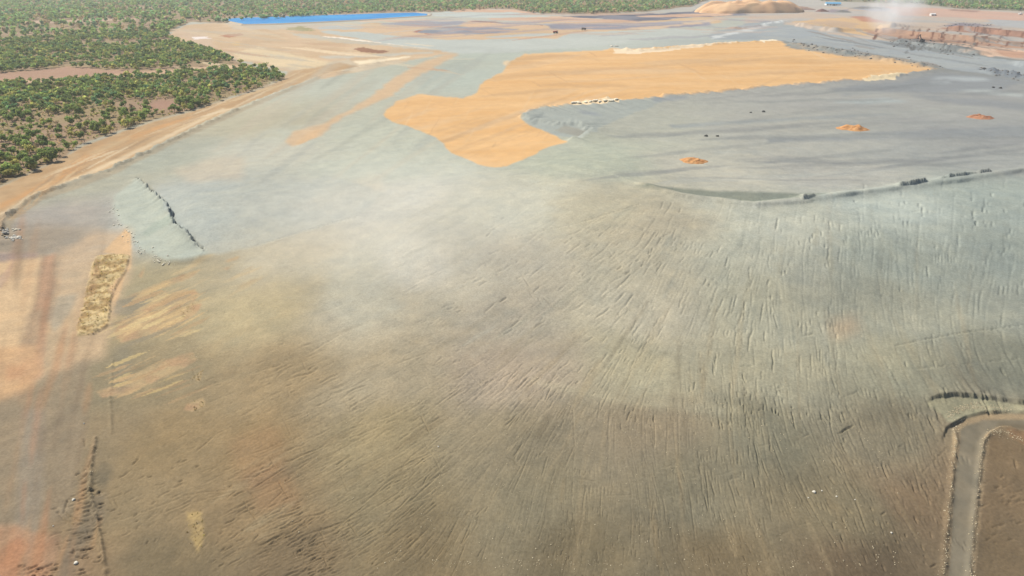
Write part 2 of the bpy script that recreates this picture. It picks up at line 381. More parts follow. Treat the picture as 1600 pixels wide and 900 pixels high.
# ---- far floor under the woods
P_FW = [(-900,-30),(-900,420),(0,290),(48,268),(90,250),(130,224),(190,203),(240,187),(300,172),(345,156),(400,140),(446,122),(430,110),(385,102),(345,86),(262,58),(268,46),(300,34),(346,36),(470,27),(600,20),(700,18),(800,14),(840,22),(930,22),(1010,18),(1080,10),(1110,-2),(1112,-16),(300,-22)]
patch(P_FW, (176,144,112), 1, 2, 20, 1, col2=(158,140,104))
P_FR = [(1275,-14),(1282,2),(1360,4),(1440,7),(1500,14),(1560,16),(1640,19),(2300,30),(2300,-16)]
patch(P_FR, (150,146,122), 1, 3, 40, 2)
patch([(-200,133),(0,124),(60,122),(140,117),(215,112),(300,106),(390,99),(392,104),(300,112),(215,118),(140,124),(60,129),(0,129),(-200,140)], (222,180,140), 1, 1, 15, 3)
patch([(-200,120),(0,113),(100,105),(180,109),(250,112),(120,121),(0,126),(-200,133)], (196,150,122), 1, 3, 15, 4, op=.8)
patch([(230,165),(250,156),(285,158),(270,170),(235,172)], (186,142,116), 2, 2, 10, 5)
patch([(30,34),(120,30),(220,28),(224,31),(120,34),(36,38)], (212,176,146), 1, 4, 40, 6)
patch([(235,64),(262,60),(278,66),(240,69)], (224,190,150), 1, 3, 15, 7)
# ---- mine floor north of the woods
patch([(262,58),(270,46),(300,38),(345,36),(420,44),(520,38),(600,36),(730,36),(1000,32),(1110,26),(1130,34),(1000,48),(900,56),(780,62),(720,80),(650,92),(560,112),(500,124),(450,112),(395,100),(345,84)], (218,184,140), 1, 3, 25, 10, col2=(226,192,150))
patch([(350,38),(430,36),(560,38),(590,42),(520,45),(440,46),(380,46)], (196,186,170), 1, 4, 20, 11, op=.8)
patch([(268,48),(310,44),(330,62),(345,78),(300,66)], (204,180,154), 2, 3, 20, 12, op=.8)
patch([(365,82),(400,74),(430,80),(470,88),(520,98),(526,104),(508,115),(470,112),(420,100),(375,92)], (238,212,166), 1, 2, 20, 13)
patch([(440,90),(480,96),(470,92),(420,84),(400,80)], (196,190,172), 1, 2, 15, 14, op=.8)
patch([(560,102),(548,96),(590,92),(640,88),(646,90),(600,97),(570,100)], (244,228,196), 1, 2, 12, 15)
patch([(495,88),(560,86),(680,80),(676,84),(600,88),(510,92)], (196,190,174), 1, 1.5, 12, 16)
patch([(510,100),(546,92),(560,102),(620,94),(640,96),(560,112),(530,112)], (206,190,164), 1, 1.5, 12, 17)
patch([(450,50),(480,54),(520,58),(600,66),(690,76),(676,79),(600,72),(520,66),(470,58)], (192,186,170), 1, 2, 15, 18)
patch([(500,57),(520,57),(600,66),(680,76),(676,77),(600,68),(520,59)], (244,232,214), 0, 1, 15, 19)
patch([(340,57),(355,53),(378,52),(382,54),(360,59)], (196,134,94), 0, 2, 15, 20)
patch([(300,58),(325,57),(330,60),(305,61)], (236,226,220), 0, 2, 15, 21)
patch([(548,77),(565,74),(585,77),(608,80),(600,83),(565,81)], (168,116,80), 0, 1.5, 10, 22)
patch([(446,44),(470,41),(484,44),(492,48),(468,49),(450,47)], (170,164,108), 0, 2, 10, 23, mott=.4)
patch([(360,66),(372,64),(378,70),(366,72)], (232,194,130), 1, 2, 15, 24, op=.8)
# sweeping bands round the far stockpile
GR = (182,186,182)
patch([(500,42),(560,37),(570,43),(540,47),(500,46)], GR, 1, 3, 25, 30)
patch([(590,38),(640,33),(720,32),(740,38),(680,42),(610,42)], (156,158,166), 1, 3, 25, 31)
patch([(490,48),(600,50),(700,60),(900,50),(1110,44),(1130,52),(1000,62),(940,72),(800,82),(720,84),(650,74),(560,62)], (188,194,188), 1, 3, 25, 32)
patch([(540,46),(640,42),(700,44),(760,58),(860,56),(870,50),(800,44),(900,48),(870,60),(700,62),(600,54)], (228,192,150), 1, 2, 25, 33)
patch([(646,50),(662,44),(690,40),(740,42),(812,45),(790,52),(740,54),(680,53)], (134,140,152), 1, 2, 25, 34, col2=(160,162,168))
patch([(646,50),(662,44),(690,40),(690,41),(664,46),(650,51),(676,53),(670,54)], (184,120,96), 0, .5, 25, 35)
patch([(716,38),(740,32),(790,36),(850,40),(852,45),(800,42),(730,42)], (230,190,150), 1, 2, 20, 36)
patch([(735,32),(790,35),(850,38),(850,40),(790,37),(736,34)], (150,116,104), 0, 1, 20, 37)
patch([(850,37),(1000,36),(1100,32),(1120,40),(1000,46),(860,45)], (142,142,154), 1, 3, 40, 38, col2=(160,158,166))
patch([(870,26),(1000,22),(1110,16),(1180,20),(1170,24),(1060,28),(1000,34),(940,30)], (92,96,112), 1, 4, 50, 39, col2=(132,132,142))
patch([(760,28),(860,25),(950,30),(1000,34),(900,35),(770,32)], (226,186,154), 1, 3, 40, 40)
patch([(990,25),(1060,22),(1140,20),(1145,24),(1060,27),(1010,27)], (228,186,152), 1, 2, 30, 41)
patch([(970,44),(1040,40),(1080,34),(1132,27),(1136,30),(1080,38),(1010,46)], (226,196,164), 1, 3, 30, 42)
patch([(670,22),(720,15),(780,14),(830,20),(930,22),(840,27),(740,28),(680,25)], (192,200,194), 1, 3, 30, 43)
patch([(700,18),(730,14),(800,15),(832,20),(845,23),(800,19),(720,19)], (228,184,150), 1, 3, 30, 44)
patch([(560,32),(660,30),(740,31),(740,33),(660,33),(560,34)], (228,196,166), 1, 3, 30, 45)
# right hand workings
patch([(1170,22),(1260,10),(1400,12),(1500,18),(1640,24),(1640,98),(1560,88),(1480,74),(1400,66),(1300,58),(1220,48),(1160,38)], (196,178,160), 2, 4, 40, 50, col2=(180,176,170))
patch([(1236,34),(1300,28),(1350,28),(1392,34),(1380,42),(1400,54),(1350,56),(1300,48),(1256,40)], (232,190,136), 1, 3, 25, 51)
patch([(1250,36),(1300,32),(1340,36),(1330,46),(1290,42)], (214,180,144), 1, 3, 25, 52)
patch([(1400,56),(1450,62),(1520,70),(1600,82),(1600,90),(1540,88),(1450,72),(1400,64)], (222,190,164), 1, 4, 30, 53)
patch([(1350,52),(1372,48),(1450,56),(1600,68),(1660,74),(1660,86),(1600,78),(1500,70),(1440,66),(1370,57)], (198,154,124), 1, 4, 20, 54)
patch([(1470,44),(1540,48),(1620,58),(1620,64),(1540,56),(1480,50)], (182,136,112), 1, 4, 20, 55)
patch([(1380,10),(1500,14),(1640,24),(1640,36),(1500,28),(1400,24)], (206,170,150), 2, 4, 50, 56, mott=.3)
patch([(1480,14),(1530,16),(1525,19),(1480,17)], (180,140,120), 1, 4, 50, 57)
patch([(1540,30),(1640,34),(1640,48),(1560,42)], (176,178,178), 1, 4, 50, 58)
patch([(1330,26),(1355,26),(1390,36),(1350,34)], (206,130,98), 1, 3, 30, 59, op=.8)
patch([(1470,42),(1500,36),(1540,38),(1560,42),(1530,46),(1490,46)], (140,132,140), 1, 4, 20, 60, mott=.5)
patch([(1540,82),(1600,92),(1660,96),(1660,90),(1600,82),(1560,78)], (214,160,126), 1, 4, 40, 61, op=.8)
patch([(1160,38),(1200,32),(1240,40),(1300,54),(1400,66),(1480,78),(1560,92),(1640,100),(1640,130),(1560,118),(1480,108),(1380,94),(1300,80),(1250,68),(1170,62),(1120,62),(1100,56)], (158,166,170), 1, 3, 25, 62, col2=(166,172,172))
patch([(1112,56),(1160,46),(1225,32),(1232,34),(1170,48),(1130,56),(1112,62)], (206,212,212), 1, 3, 25, 63)
patch([(1392,62),(1440,66),(1480,74),(1530,82),(1530,88),(1470,82),(1400,70)], (134,140,140), 1, 3, 12, 64, mott=.5)
patch([(1230,66),(1300,76),(1360,86),(1470,104),(1460,108),(1350,94),(1240,74)], (128,138,142), 1, 3, 10, 65, mott=.5)
patch([(1524,106),(1560,110),(1600,118),(1640,124),(1640,130),(1560,118)], (118,126,134), 1, 3, 10, 66, mott=.4)
patch([(1290,16),(1325,14),(1330,20),(1300,20)], (150,140,146), 0, 3, 30, 67)
patch([(1336,14),(1345,9),(1380,11),(1400,16),(1360,17)], (164,166,174), 0, 3, 30, 68)
# ---- the great sheet of orange sand
P_SH = [(598,178),(620,158),(652,147),(690,150),(724,154),(748,143),(752,132),(772,118),(786,112),(792,100),(818,85),(860,82),(960,78),(1060,72),(1150,66),(1215,63),(1260,72),(1340,84),(1420,94),(1475,108),(1440,112),(1390,120),(1330,128),(1240,134),(1130,144),(1040,152),(960,158),(890,166),(845,170),(812,184),(828,196),(850,204),(872,214),(888,222),(860,228),(820,248),(790,260),(772,262),(745,256),(705,238),(680,214),(640,198),(610,190)]
patch(P_SH, (226,184,130), 1, 1.8, 16, 80, keep='sand_sheet')
COLS = COL.copy()
m = MASKS['sand_sheet']
st = fbm(GX/70, GY/16, 501, 4)[:, :, None]
COL = np.where(m[:, :, None], COL*(1+st*np.array([.16, .28, .5])), COL)
patch([(1222,64),(1290,72),(1350,82),(1420,93),(1476,106),(1474,110),(1420,101),(1350,92),(1290,83),(1230,74)], (134,142,142), 1, 3, 10, 265, mott=.25, col2=(154,150,140))
patch([(812,176),(845,172),(890,168),(960,162),(970,158),(1040,156),(1020,166),(960,190),(925,212),(905,218),(872,212),(850,204),(828,196)], (164,172,168), 1, 2, 10, 81, op=.8)
patch([(826,186),(850,178),(846,188),(832,196)], (142,150,148), 1, 1, 8, 82, op=.7)
patch([(866,204),(884,196),(924,206),(905,214)], (158,156,144), 1, 1.5, 8, 83, op=.7)
patch([(888,163),(910,158),(935,156),(970,154),(966,161),(930,165),(895,167)], (240,220,184), 0, 1.5, 8, 84)
patch([(958,78),(990,79),(1040,76),(1080,70),(1140,66),(1170,64),(1120,70),(1060,77),(1000,84),(965,84)], (242,222,190), 0, 3, 14, 85, mott=.25)
patch([(1180,64),(1210,61),(1216,64),(1190,66)], (244,232,204), 0, 2, 12, 86)
patch([(1346,126),(1370,121),(1410,116),(1420,118),(1390,125),(1360,128)], (238,220,182), 0, 2, 12, 87)
patch([(786,97),(796,94),(796,101),(788,103)], (236,210,168), 1, 1, 8, 88)
# swirls on the slimes of the basin, and painted shade inside its rim
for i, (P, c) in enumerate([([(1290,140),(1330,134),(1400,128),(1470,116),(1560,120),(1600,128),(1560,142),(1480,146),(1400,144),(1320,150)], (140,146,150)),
    ([(1450,124),(1480,120),(1540,122),(1548,126),(1510,128),(1480,124)], (178,186,188)), ([(1455,128),(1480,126),(1480,130),(1456,131)], (176,184,186)),
    ([(1500,142),(1540,140),(1600,148),(1600,152),(1530,146)], (184,192,190)), ([(1420,146),(1500,152),(1600,162),(1600,172),(1500,164),(1430,152)], (140,145,148)),
    ([(1040,196),(1200,186),(1400,176),(1400,178),(1200,190),(1050,200)], (142,152,156)), ([(1200,216),(1400,206),(1620,196),(1620,214),(1400,216),(1200,224)], (142,148,150)),
    ([(1300,160),(1380,152),(1420,158),(1350,164)], (172,182,182)), ([(1020,155),(1080,152),(1074,156),(1024,160)], (146,154,162)), ([(900,172),(930,176),(940,182),(910,178)], (146,154,160)),
    ([(985,292),(1040,293),(1120,299),(1300,304),(1270,312),(1180,319),(1100,310),(1030,300)], (116,126,116)), ([(1140,320),(1180,322),(1260,314),(1262,317),(1180,325)], (190,192,182))]):  # inner rim slope darkened to paint its shade; pale line along the crest
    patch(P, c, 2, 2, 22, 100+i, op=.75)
# orange strip and stains on the dump
patch([(448,222),(462,206),(500,196),(540,176),(580,150),(620,120),(660,98),(700,84),(720,84),(690,98),(650,120),(610,150),(560,172),(520,192),(500,212),(460,228)], (226,190,146), 2, 2, 14, 120, op=.85)
patch([(452,224),(470,204),(500,204),(496,214),(470,226)], (232,190,138), 1, 2, 8, 121)
patch([(270,262),(330,248),(380,240),(380,280),(290,286)], (200,186,164), 5, 4, 14, 122, op=.5)
patch([(450,330),(500,300),(560,280),(600,270),(600,300),(520,330)], (204,194,172), 6, 4, 14, 123, op=.4)
patch([(640,120),(700,100),(730,92),(720,110),(660,140)], (164,172,164), 3, 3, 14, 124, op=.5)
patch([(580,140),(600,122),(560,130),(470,170),(520,160)], (170,170,156), 4, 3, 14, 125, op=.5)
# pale dirt track by the wood
P_TR = [(-300,480),(-60,405),(0,372),(14,330),(60,305),(110,286),(170,266),(230,236),(300,200),(380,164),(450,138),(520,112),(560,104),(530,98),(500,104),(450,112),(440,124),(400,142),(345,158),(300,174),(240,190),(190,206),(130,228),(90,252),(48,270),(0,292),(-300,400)]
patch(P_TR, (208,172,124), 1, .6, 10, 130, keep='dirt_track', col2=(200,160,110))
patch([(0,320),(60,290),(100,262),(150,230),(220,206),(300,178),(300,184),(220,214),(150,246),(105,276),(40,308),(0,330)], (224,164,98), 2, 1, 10, 131, op=.75)
patch([(0,335),(40,314),(100,284),(170,254),(260,212),(350,168),(350,172),(260,218),(170,262),(100,290),(40,320),(0,345)], (236,210,168), 1, .8, 8, 132, op=.8)
patch([(130,240),(170,222),(210,212),(190,228),(150,242)], (212,176,126), 2, 1, 8, 133)
patch([(0,342),(20,326),(60,306),(110,288),(170,268),(240,234),(300,204),(400,160),(500,120),(500,124),(400,166),(300,212),(240,242),(170,278),(110,300),(60,318),(28,345),(8,372),(0,372)], (168,156,132), 1, .8, 5, 134, op=.75)
# batter of the tip
patch([(214,282),(236,302),(256,320),(266,345),(290,368),(316,390),(330,396),(300,408),(262,410),(222,394),(206,376),(190,350),(176,326),(180,304)], (180,187,175), 2, 1.2, 8, 140)
patch([(316,392),(334,398),(400,385),(480,360),(560,337),(600,300),(520,276),(400,290),(320,300),(262,300),(275,340)], (182,187,178), 2, 1.5, 8, 142, op=.6)
patch([(222,370),(240,350),(268,340),(275,352),(250,360),(232,372)], (160,172,160), 1, .6, 8, 141, op=.6)
# ---- left flats
patch([(150,360),(205,360),(204,420),(190,470),(160,560),(60,600),(-20,600),(-20,400),(64,400),(70,410)], (216,184,144), 5, 2.5, 6, 150, op=.75, mott=.3)
patch([(-20,400),(66,402),(62,470),(30,540),(10,600),(-20,620)], (228,192,144), 3, 1.5, 6, 151, op=.8)
patch([(66,402),(86,396),(84,450),(72,520),(66,590),(30,600),(34,540),(58,470)], (204,160,124), 2, .6, 6, 152, op=.9)
patch([(84,464),(122,458),(110,490),(84,520),(76,500)], (176,164,142), 2, .6, 5, 153)
patch([(40,490),(72,480),(66,560),(28,560)], (176,154,126), 3, .6, 5, 154, op=.8)
patch([(-20,545),(60,540),(66,580),(40,620),(-20,636)], (228,180,128), 4, 1.8, 5, 155, op=.75)
patch([(10,570),(40,572),(34,590),(10,596)], (206,156,112), 3, .8, 5, 156, op=.8)
patch([(-20,636),(30,612),(60,600),(140,560),(130,700),(110,800),(60,830),(-20,830)], (152,138,116), 5, .8, 5, 157, op=.75)
patch([(36,640),(70,640),(66,780),(48,880),(20,880)], (150,142,128), 4, .8, 5, 158, op=.6)
patch([(-20,822),(30,820),(50,832),(92,836),(88,870),(74,900),(70,960),(-20,960)], (212,164,124), 4, 1.2, 4, 159, op=.8, mott=.4, col2=(196,146,108))
patch([(30,836),(44,850),(30,880),(24,960),(-20,960),(-20,880),(10,850)], (204,140,98), 3, .5, 4, 160, op=.6)
patch([(-10,440),(12,420),(24,404),(16,430),(0,452)], (190,164,140), 1, .4, 4, 161, op=.8)
patch([(-10,398),(60,396),(58,402),(-10,412)], (166,150,140), 2, .4, 4, 162)
patch(P_ISL, (240,212,150), 1, 1.6, 2, 163, col2=(190,156,98), mott=.2)
patch([(170,452),(204,420),(206,370),(196,360),(182,372),(160,394),(204,400),(190,450),(180,480)], (230,190,140), 1, .4, 3, 164)
# spilled sand fingers running up the slope
F = (202,174,126)
for i, P in enumerate([[(186,470),(210,458),(250,442),(285,428),(315,420),(300,432),(260,448),(215,464)],
    [(190,498),(230,478),(270,460),(304,452),(312,460),(300,476),(316,474),(306,492),(280,506),(240,522),(190,536),(178,520)],
    [(150,612),(185,600),(220,580),(260,562),(300,550),(308,562),(290,574),(250,592),(200,616),(160,622)],
    [(300,592),(318,578),(312,596)], [(292,632),(318,620),(320,634),(300,644),(288,640)],
    [(350,408),(374,400),(374,404),(356,410)], [(346,420),(358,418),(356,422)], [(216,432),(226,416),(222,434)]]):
    patch(P, F, 1, .7, 3, 170+i, mott=.8, col2=(196,160,118))
patch([(292,800),(316,800),(318,840),(310,866),(296,840)], (196,168,108), 2, 2.6, 1.6, 185, mott=.9, op=.8)
patch([(355,690),(430,660),(450,700),(430,760),(380,760)], (176,128,88), 8, 2, 8, 186, op=.22)
patch([(380,740),(450,720),(470,790),(400,800)], (176,130,92), 8, 2, 8, 187, op=.25)
patch([(1290,500),(1340,490),(1340,520),(1300,530)], (196,170,138), 8, 2, 8, 188, op=.5)
patch([(146,738),(156,720),(174,728),(172,752),(160,764),(148,756)], (104,100,86), 4, 1.5, 2.5, 190, op=.6, mott=.4)
patch([(180,540),(206,540),(205,600),(184,620),(176,580)], (132,128,112), 5, 1.5, 3, 191, op=.5, mott=.4)
patch([(130,790),(164,760),(170,800),(120,870),(110,960),(80,960),(95,860),(120,810)], (120,112,98), 5, 1.5, 3, 192, op=.6, mott=.4)
patch([(180,470),(210,462),(240,460),(230,480),(200,494),(176,490)], (142,136,120), 2, .5, 3, 193, op=.7)
# veil of airborne dust painted into the dump face colour, plus a pale bench band
patch([(590,380),(640,370),(700,390),(700,440),(640,450),(600,430)], (218,216,204), 10, 3, 10, 200, op=.35)
patch([(520,420),(600,440),(640,480),(560,520),(500,480)], (184,186,172), 10, 3, 10, 201, op=.4)
patch([(820,590),(1000,624),(1160,636),(1150,650),(1000,636),(850,606)], (196,190,162), 4, 1, 6, 202, op=.25)
# streaks of spilled and graded soil, and painted gully shade on the far benches
def streaks(n, box_, angf, l0, l1, w0, w1, cols, op0, op1, seed, soft=1, only=False):
    r_ = random.Random(seed)
    for k in range(n):
        cx = r_.uniform(box_[0], box_[2]); cy = r_.uniform(box_[1], box_[3]); th = angf(cx, cy)+r_.gauss(0, .05); L_ = r_.uniform(l0, l1)/2; w_ = r_.uniform(w0, w1)/2
        ux, uy = math.cos(th), -math.sin(th); b = r_.uniform(-.12, .12)*L_
        pts = [(cx-ux*L_, cy-uy*L_)]+[(cx+ux*t*L_-uy*(w_+0)+b*(t*t)*-uy, cy+uy*t*L_+ux*w_+b*t*t*ux) for t in (-.5, 0, .5)]+[(cx+ux*L_, cy+uy*L_)]+[(cx+ux*t*L_+uy*w_+b*t*t*-uy, cy+uy*t*L_-ux*w_+b*t*t*ux) for t in (.5, 0, -.5)]
        patch(pts, r_.choice(cols), soft, .5, 3, 700+k % 40, op=r_.uniform(op0, op1), avoid=True, only=only)
streaks(46, (190, 455, 300, 530), lambda x, y: .42, 30, 110, 2, 7, [(222,188,130), (200,164,116), (150,140,118), (232,204,142)], .3, .8, 1, 0)
streaks(22, (170, 560, 300, 620), lambda x, y: .38, 30, 100, 2, 5, [(214,178,124), (190,156,112), (224,196,128)], .3, .7, 2, 0)
streaks(16, (250, 400, 400, 470), lambda x, y: .42, 20, 80, 2, 5, [(206,176,124), (216,190,140)], .2, .6, 3, 1)
streaks(150, (300, 520, 1560, 880), direction, 50, 220, 3, 14, [(118,106,84), (168,156,126), (150,132,100), (108,98,80), (176,160,128)], .06, .22, 4, 1)
streaks(90, (600, 330, 1590, 560), direction, 30, 160, 3, 10, [(150,152,138), (188,188,174), (160,156,136), (140,146,138)], .08, .28, 5, 1)
streaks(60, (1000, 140, 1600, 285), lambda x, y: .05, 80, 420, 1.5, 7, [(128,133,135), (160,164,160), (138,143,142), (172,175,168)], .2, .6, 6, 1)
streaks(40, (380, 110, 720, 260), lambda x, y: .62, 60, 260, 3, 12, [(150,154,144), (186,186,172), (160,164,158), (190,180,160)], .15, .4, 7, 2)
streaks(40, (820, 60, 1560, 110), lambda x, y: -.1, 60, 240, 1, 4, [(128,134,136), (172,178,178), (150,150,146)], .2, .5, 8, 0) if False else None
streaks(50, (1230, 50, 1600, 108), lambda x, y: -.2, 30, 160, 1, 4, [(112,116,118), (160,164,164), (140,130,120)], .3, .7, 8, 0)
for (bx, n_) in (((1365,48,1470,60),14),((1450,54,1540,66),14),((1520,60,1620,74),14),((1470,44,1540,52),12),((1520,48,1620,60),14),((1400,68,1540,84),22)): streaks(n_, bx, lambda x, y: .9, 5, 12, 2, 4, [(112,72,56), (128,88,70), (92,70,62)] if bx[1] < 66 else [(90,92,92), (108,108,104)], .5, .9, int(bx[0]), 0)  # dark slanting streaks paint the shade of gullies on the bench faces
streaks(40, (300, 40, 700, 110), lambda x, y: -.12, 40, 180, 1, 5, [(226,200,160), (192,180,158), (206,160,120), (236,214,178)], .25, .6, 9, 0)
streaks(50, (600, 20, 1200, 60), lambda x, y: .02, 60, 260, 1, 4, [(150,146,156), (214,178,150), (186,188,184), (206,160,130)], .25, .6, 10, 0)
streaks(55, (-20, 380, 150, 890), lambda x, y: 1.38, 50, 220, 3, 16, [(196,144,98), (132,116,96), (222,168,112), (124,108,90), (204,136,92)], .12, .40, 11, 2)
streaks(50, (0, 200, 300, 360), lambda x, y: .5, 30, 120, 1, 4, [(216,176,122), (190,150,104), (232,200,150), (176,156,122)], .2, .5, 12, 0) if False else None
patch([(448,222),(462,206),(500,196),(540,176),(580,150),(620,120),(660,98),(700,84),(720,84),(690,98),(650,120),(610,150),(560,172),(520,192),(500,212),(460,228)], (226,190,146), 2, 3, 14, 120, op=.7, mott=.3)
streaks(110, (600, 66, 1470, 250), lambda x, y: .06 if y < 150 else .35, 60, 340, 1.5, 9, [(240,202,152), (212,170,118), (222,176,124), (232,196,150), (200,162,116)], .12, .42, 21, 1, True)
streaks(60, (620, 80, 1470, 250), lambda x, y: -.5 if y < 150 else 1.0, 10, 50, 1, 3, [(244,210,162), (204,160,110)], .15, .4, 22, 0, True)
_rt = random.Random(31)
for k in range(70):
    t = _rt.random(); L_ = [(10,345),(100,272),(170,240),(240,205),(300,184),(380,152),(450,124)]
    q = t*(len(L_)-1.001); a_, b_ = L_[int(q)], L_[int(q)+1]; f_ = q-int(q); cx = a_[0]+(b_[0]-a_[0])*f_; cy = a_[1]+(b_[1]-a_[1])*f_+_rt.uniform(-14, 14)*(1-.6*t)
    th = math.atan2(-(b_[1]-a_[1]), b_[0]-a_[0])
    streaks(1, (cx, cy, cx+1, cy+1), lambda x, y: th, 30, 130, 1.2, 3.5, [(226,196,148), (184,148,106), (212,170,116), (168,144,112), (236,212,172)], .3, .7, 900+k, 0)
# ---- gravel road and its tan verge at lower right
P_RD = [(1476,960),(1484,880),(1488,800),(1493,740),(1500,690),(1500,672),(1512,664),(1540,656),(1600,656),(1680,658),(1680,676),(1600,672),(1570,666),(1550,672),(1538,682),(1533,720),(1527,780),(1519,860),(1512,960)]
patch([(1470,960),(1478,880),(1484,790),(1490,700),(1488,668),(1505,655),(1540,646),(1680,646),(1680,700),(1600,692),(1560,674),(1548,680),(1541,720),(1534,790),(1526,870),(1520,960)], (186,162,124), 1, .3, 2, 210, op=.8)
patch(P_RD, (138,130,112), 1, .2, 3, 211, keep='gravel_road', col2=(128,122,106))
patch([(1570,672),(1600,674),(1680,680),(1680,706),(1600,694),(1580,684)], (190,140,98), 1, .4, 2, 212, op=.8)
patch([(1446,630),(1470,621),(1520,620),(1600,634),(1660,640),(1660,646),(1540,645),(1512,652),(1490,664),(1478,662),(1470,648)], (164,160,134), 1, .4, 2, 213, col2=(150,148,124))
patch([(1560,660),(1680,662),(1680,700),(1640,960),(1530,960),(1540,760),(1546,690)], (124,108,84), 4, .8, 4, 214, op=.5)

# mottling of real soil at several sizes
n1 = fbm(GX/6, GY/6, 601, 4); n2 = fbm(GX/1.6, GY/1.6, 611, 3); n3 = fbm(GX/60, GY/60, 621, 4)
sm = (1-0.8*sst(300, 700, rad))[:, None]
smooth_soft = np.clip(blur(MASKS['sand_sheet'], 2), 0, 1)
k = 1+(n1*0.22*sm+n2*0.18*sm+n3*0.16)*(1-.7*smooth_soft)
hue = n1*.06*sm
COL = np.clip(COL*k[:, :, None]*np.stack([1+hue, 1+0*hue, 1-hue*1.3], 2), 0.01, 0.85)

# ------------------------------------------------------------------ materials
def mat(name, base=(.3, .3, .3), rough=.9, spec=.2, metal=0):
    m = bpy.data.materials.new(name); m.use_nodes = True
    b = m.node_tree.nodes['Principled BSDF']
    b.inputs['Base Color'].default_value = (*base, 1); b.inputs['Roughness'].default_value = rough
    b.inputs['Specular IOR Level'].default_value = spec; b.inputs['Metallic'].default_value = metal
    return m
def noisy(name, c1, c2, scale=1.0, rough=.95, bump=0.0, obj=True, attr=None):
    m = mat(name, c1, rough, .12); t = m.node_tree; N = t.nodes; b = N['Principled BSDF']
    tc = N.new('ShaderNodeTexCoord'); nz = N.new('ShaderNodeTexNoise'); nz.inputs['Scale'].default_value = scale; nz.inputs['Detail'].default_value = 5
    t.links.new(tc.outputs['Object'], nz.inputs['Vector'])
    mx = N.new('ShaderNodeMix'); mx.data_type = 'RGBA'; mx.inputs[6].default_value = (*c1, 1); mx.inputs[7].default_value = (*c2, 1)
    mr = N.new('ShaderNodeMapRange'); mr.inputs[1].default_value = .35; mr.inputs[2].default_value = .65
    t.links.new(nz.outputs['Fac'], mr.inputs[0]); t.links.new(mr.outputs[0], mx.inputs[0])
    t.links.new(mx.outputs[2], b.inputs['Base Color'])
    if bump:
        bp = N.new('ShaderNodeBump'); bp.inputs['Distance'].default_value = bump; bp.inputs['Strength'].default_value = .6
        t.links.new(nz.outputs['Fac'], bp.inputs['Height']); t.links.new(bp.outputs[0], b.inputs['Normal'])
    return m
def soil(name, bump, grit):
    m = mat(name, (.3, .3, .3), .95, .1); t = m.node_tree; N = t.nodes; b = N['Principled BSDF']
    at = N.new('ShaderNodeAttribute'); at.attribute_name = 'soil'
    tc = N.new('ShaderNodeTexCoord')
    a = N.new('ShaderNodeTexNoise'); a.inputs['Scale'].default_value = 1.4; a.inputs['Detail'].default_value = 6; a.inputs['Roughness'].default_value = .65
    c = N.new('ShaderNodeTexNoise'); c.inputs['Scale'].default_value = .12; c.inputs['Detail'].default_value = 5
    t.links.new(tc.outputs['Object'], a.inputs['Vector']); t.links.new(tc.outputs['Object'], c.inputs['Vector'])
    r1 = N.new('ShaderNodeMapRange'); r1.inputs[1].default_value = .3; r1.inputs[2].default_value = .7; r1.inputs[3].default_value = 1-grit; r1.inputs[4].default_value = 1+grit
    r2 = N.new('ShaderNodeMapRange'); r2.inputs[1].default_value = .3; r2.inputs[2].default_value = .7; r2.inputs[3].default_value = .95; r2.inputs[4].default_value = 1.05
    t.links.new(a.outputs['Fac'], r1.inputs[0]); t.links.new(c.outputs['Fac'], r2.inputs[0])
    mu = N.new('ShaderNodeMath'); mu.operation = 'MULTIPLY'; t.links.new(r1.outputs[0], mu.inputs[0]); t.links.new(r2.outputs[0], mu.inputs[1])
    vm = N.new('ShaderNodeVectorMath'); vm.operation = 'SCALE'; t.links.new(at.outputs['Color'], vm.inputs[0]); t.links.new(mu.outputs[0], vm.inputs['Scale'])
    t.links.new(vm.outputs[0], b.inputs['Base Color'])
    bp = N.new('ShaderNodeBump'); bp.inputs['Distance'].default_value = bump; bp.inputs['Strength'].default_value = .7
    t.links.new(a.outputs['Fac'], bp.inputs['Height']); t.links.new(bp.outputs[0], b.inputs['Normal'])
    return m
M_soil = soil('rough_soil', .13, .17); M_sand = soil('smooth_sand', .05, .03); M_trk = soil('track_dust', .1, .06); M_road = soil('road_gravel', .04, .05)

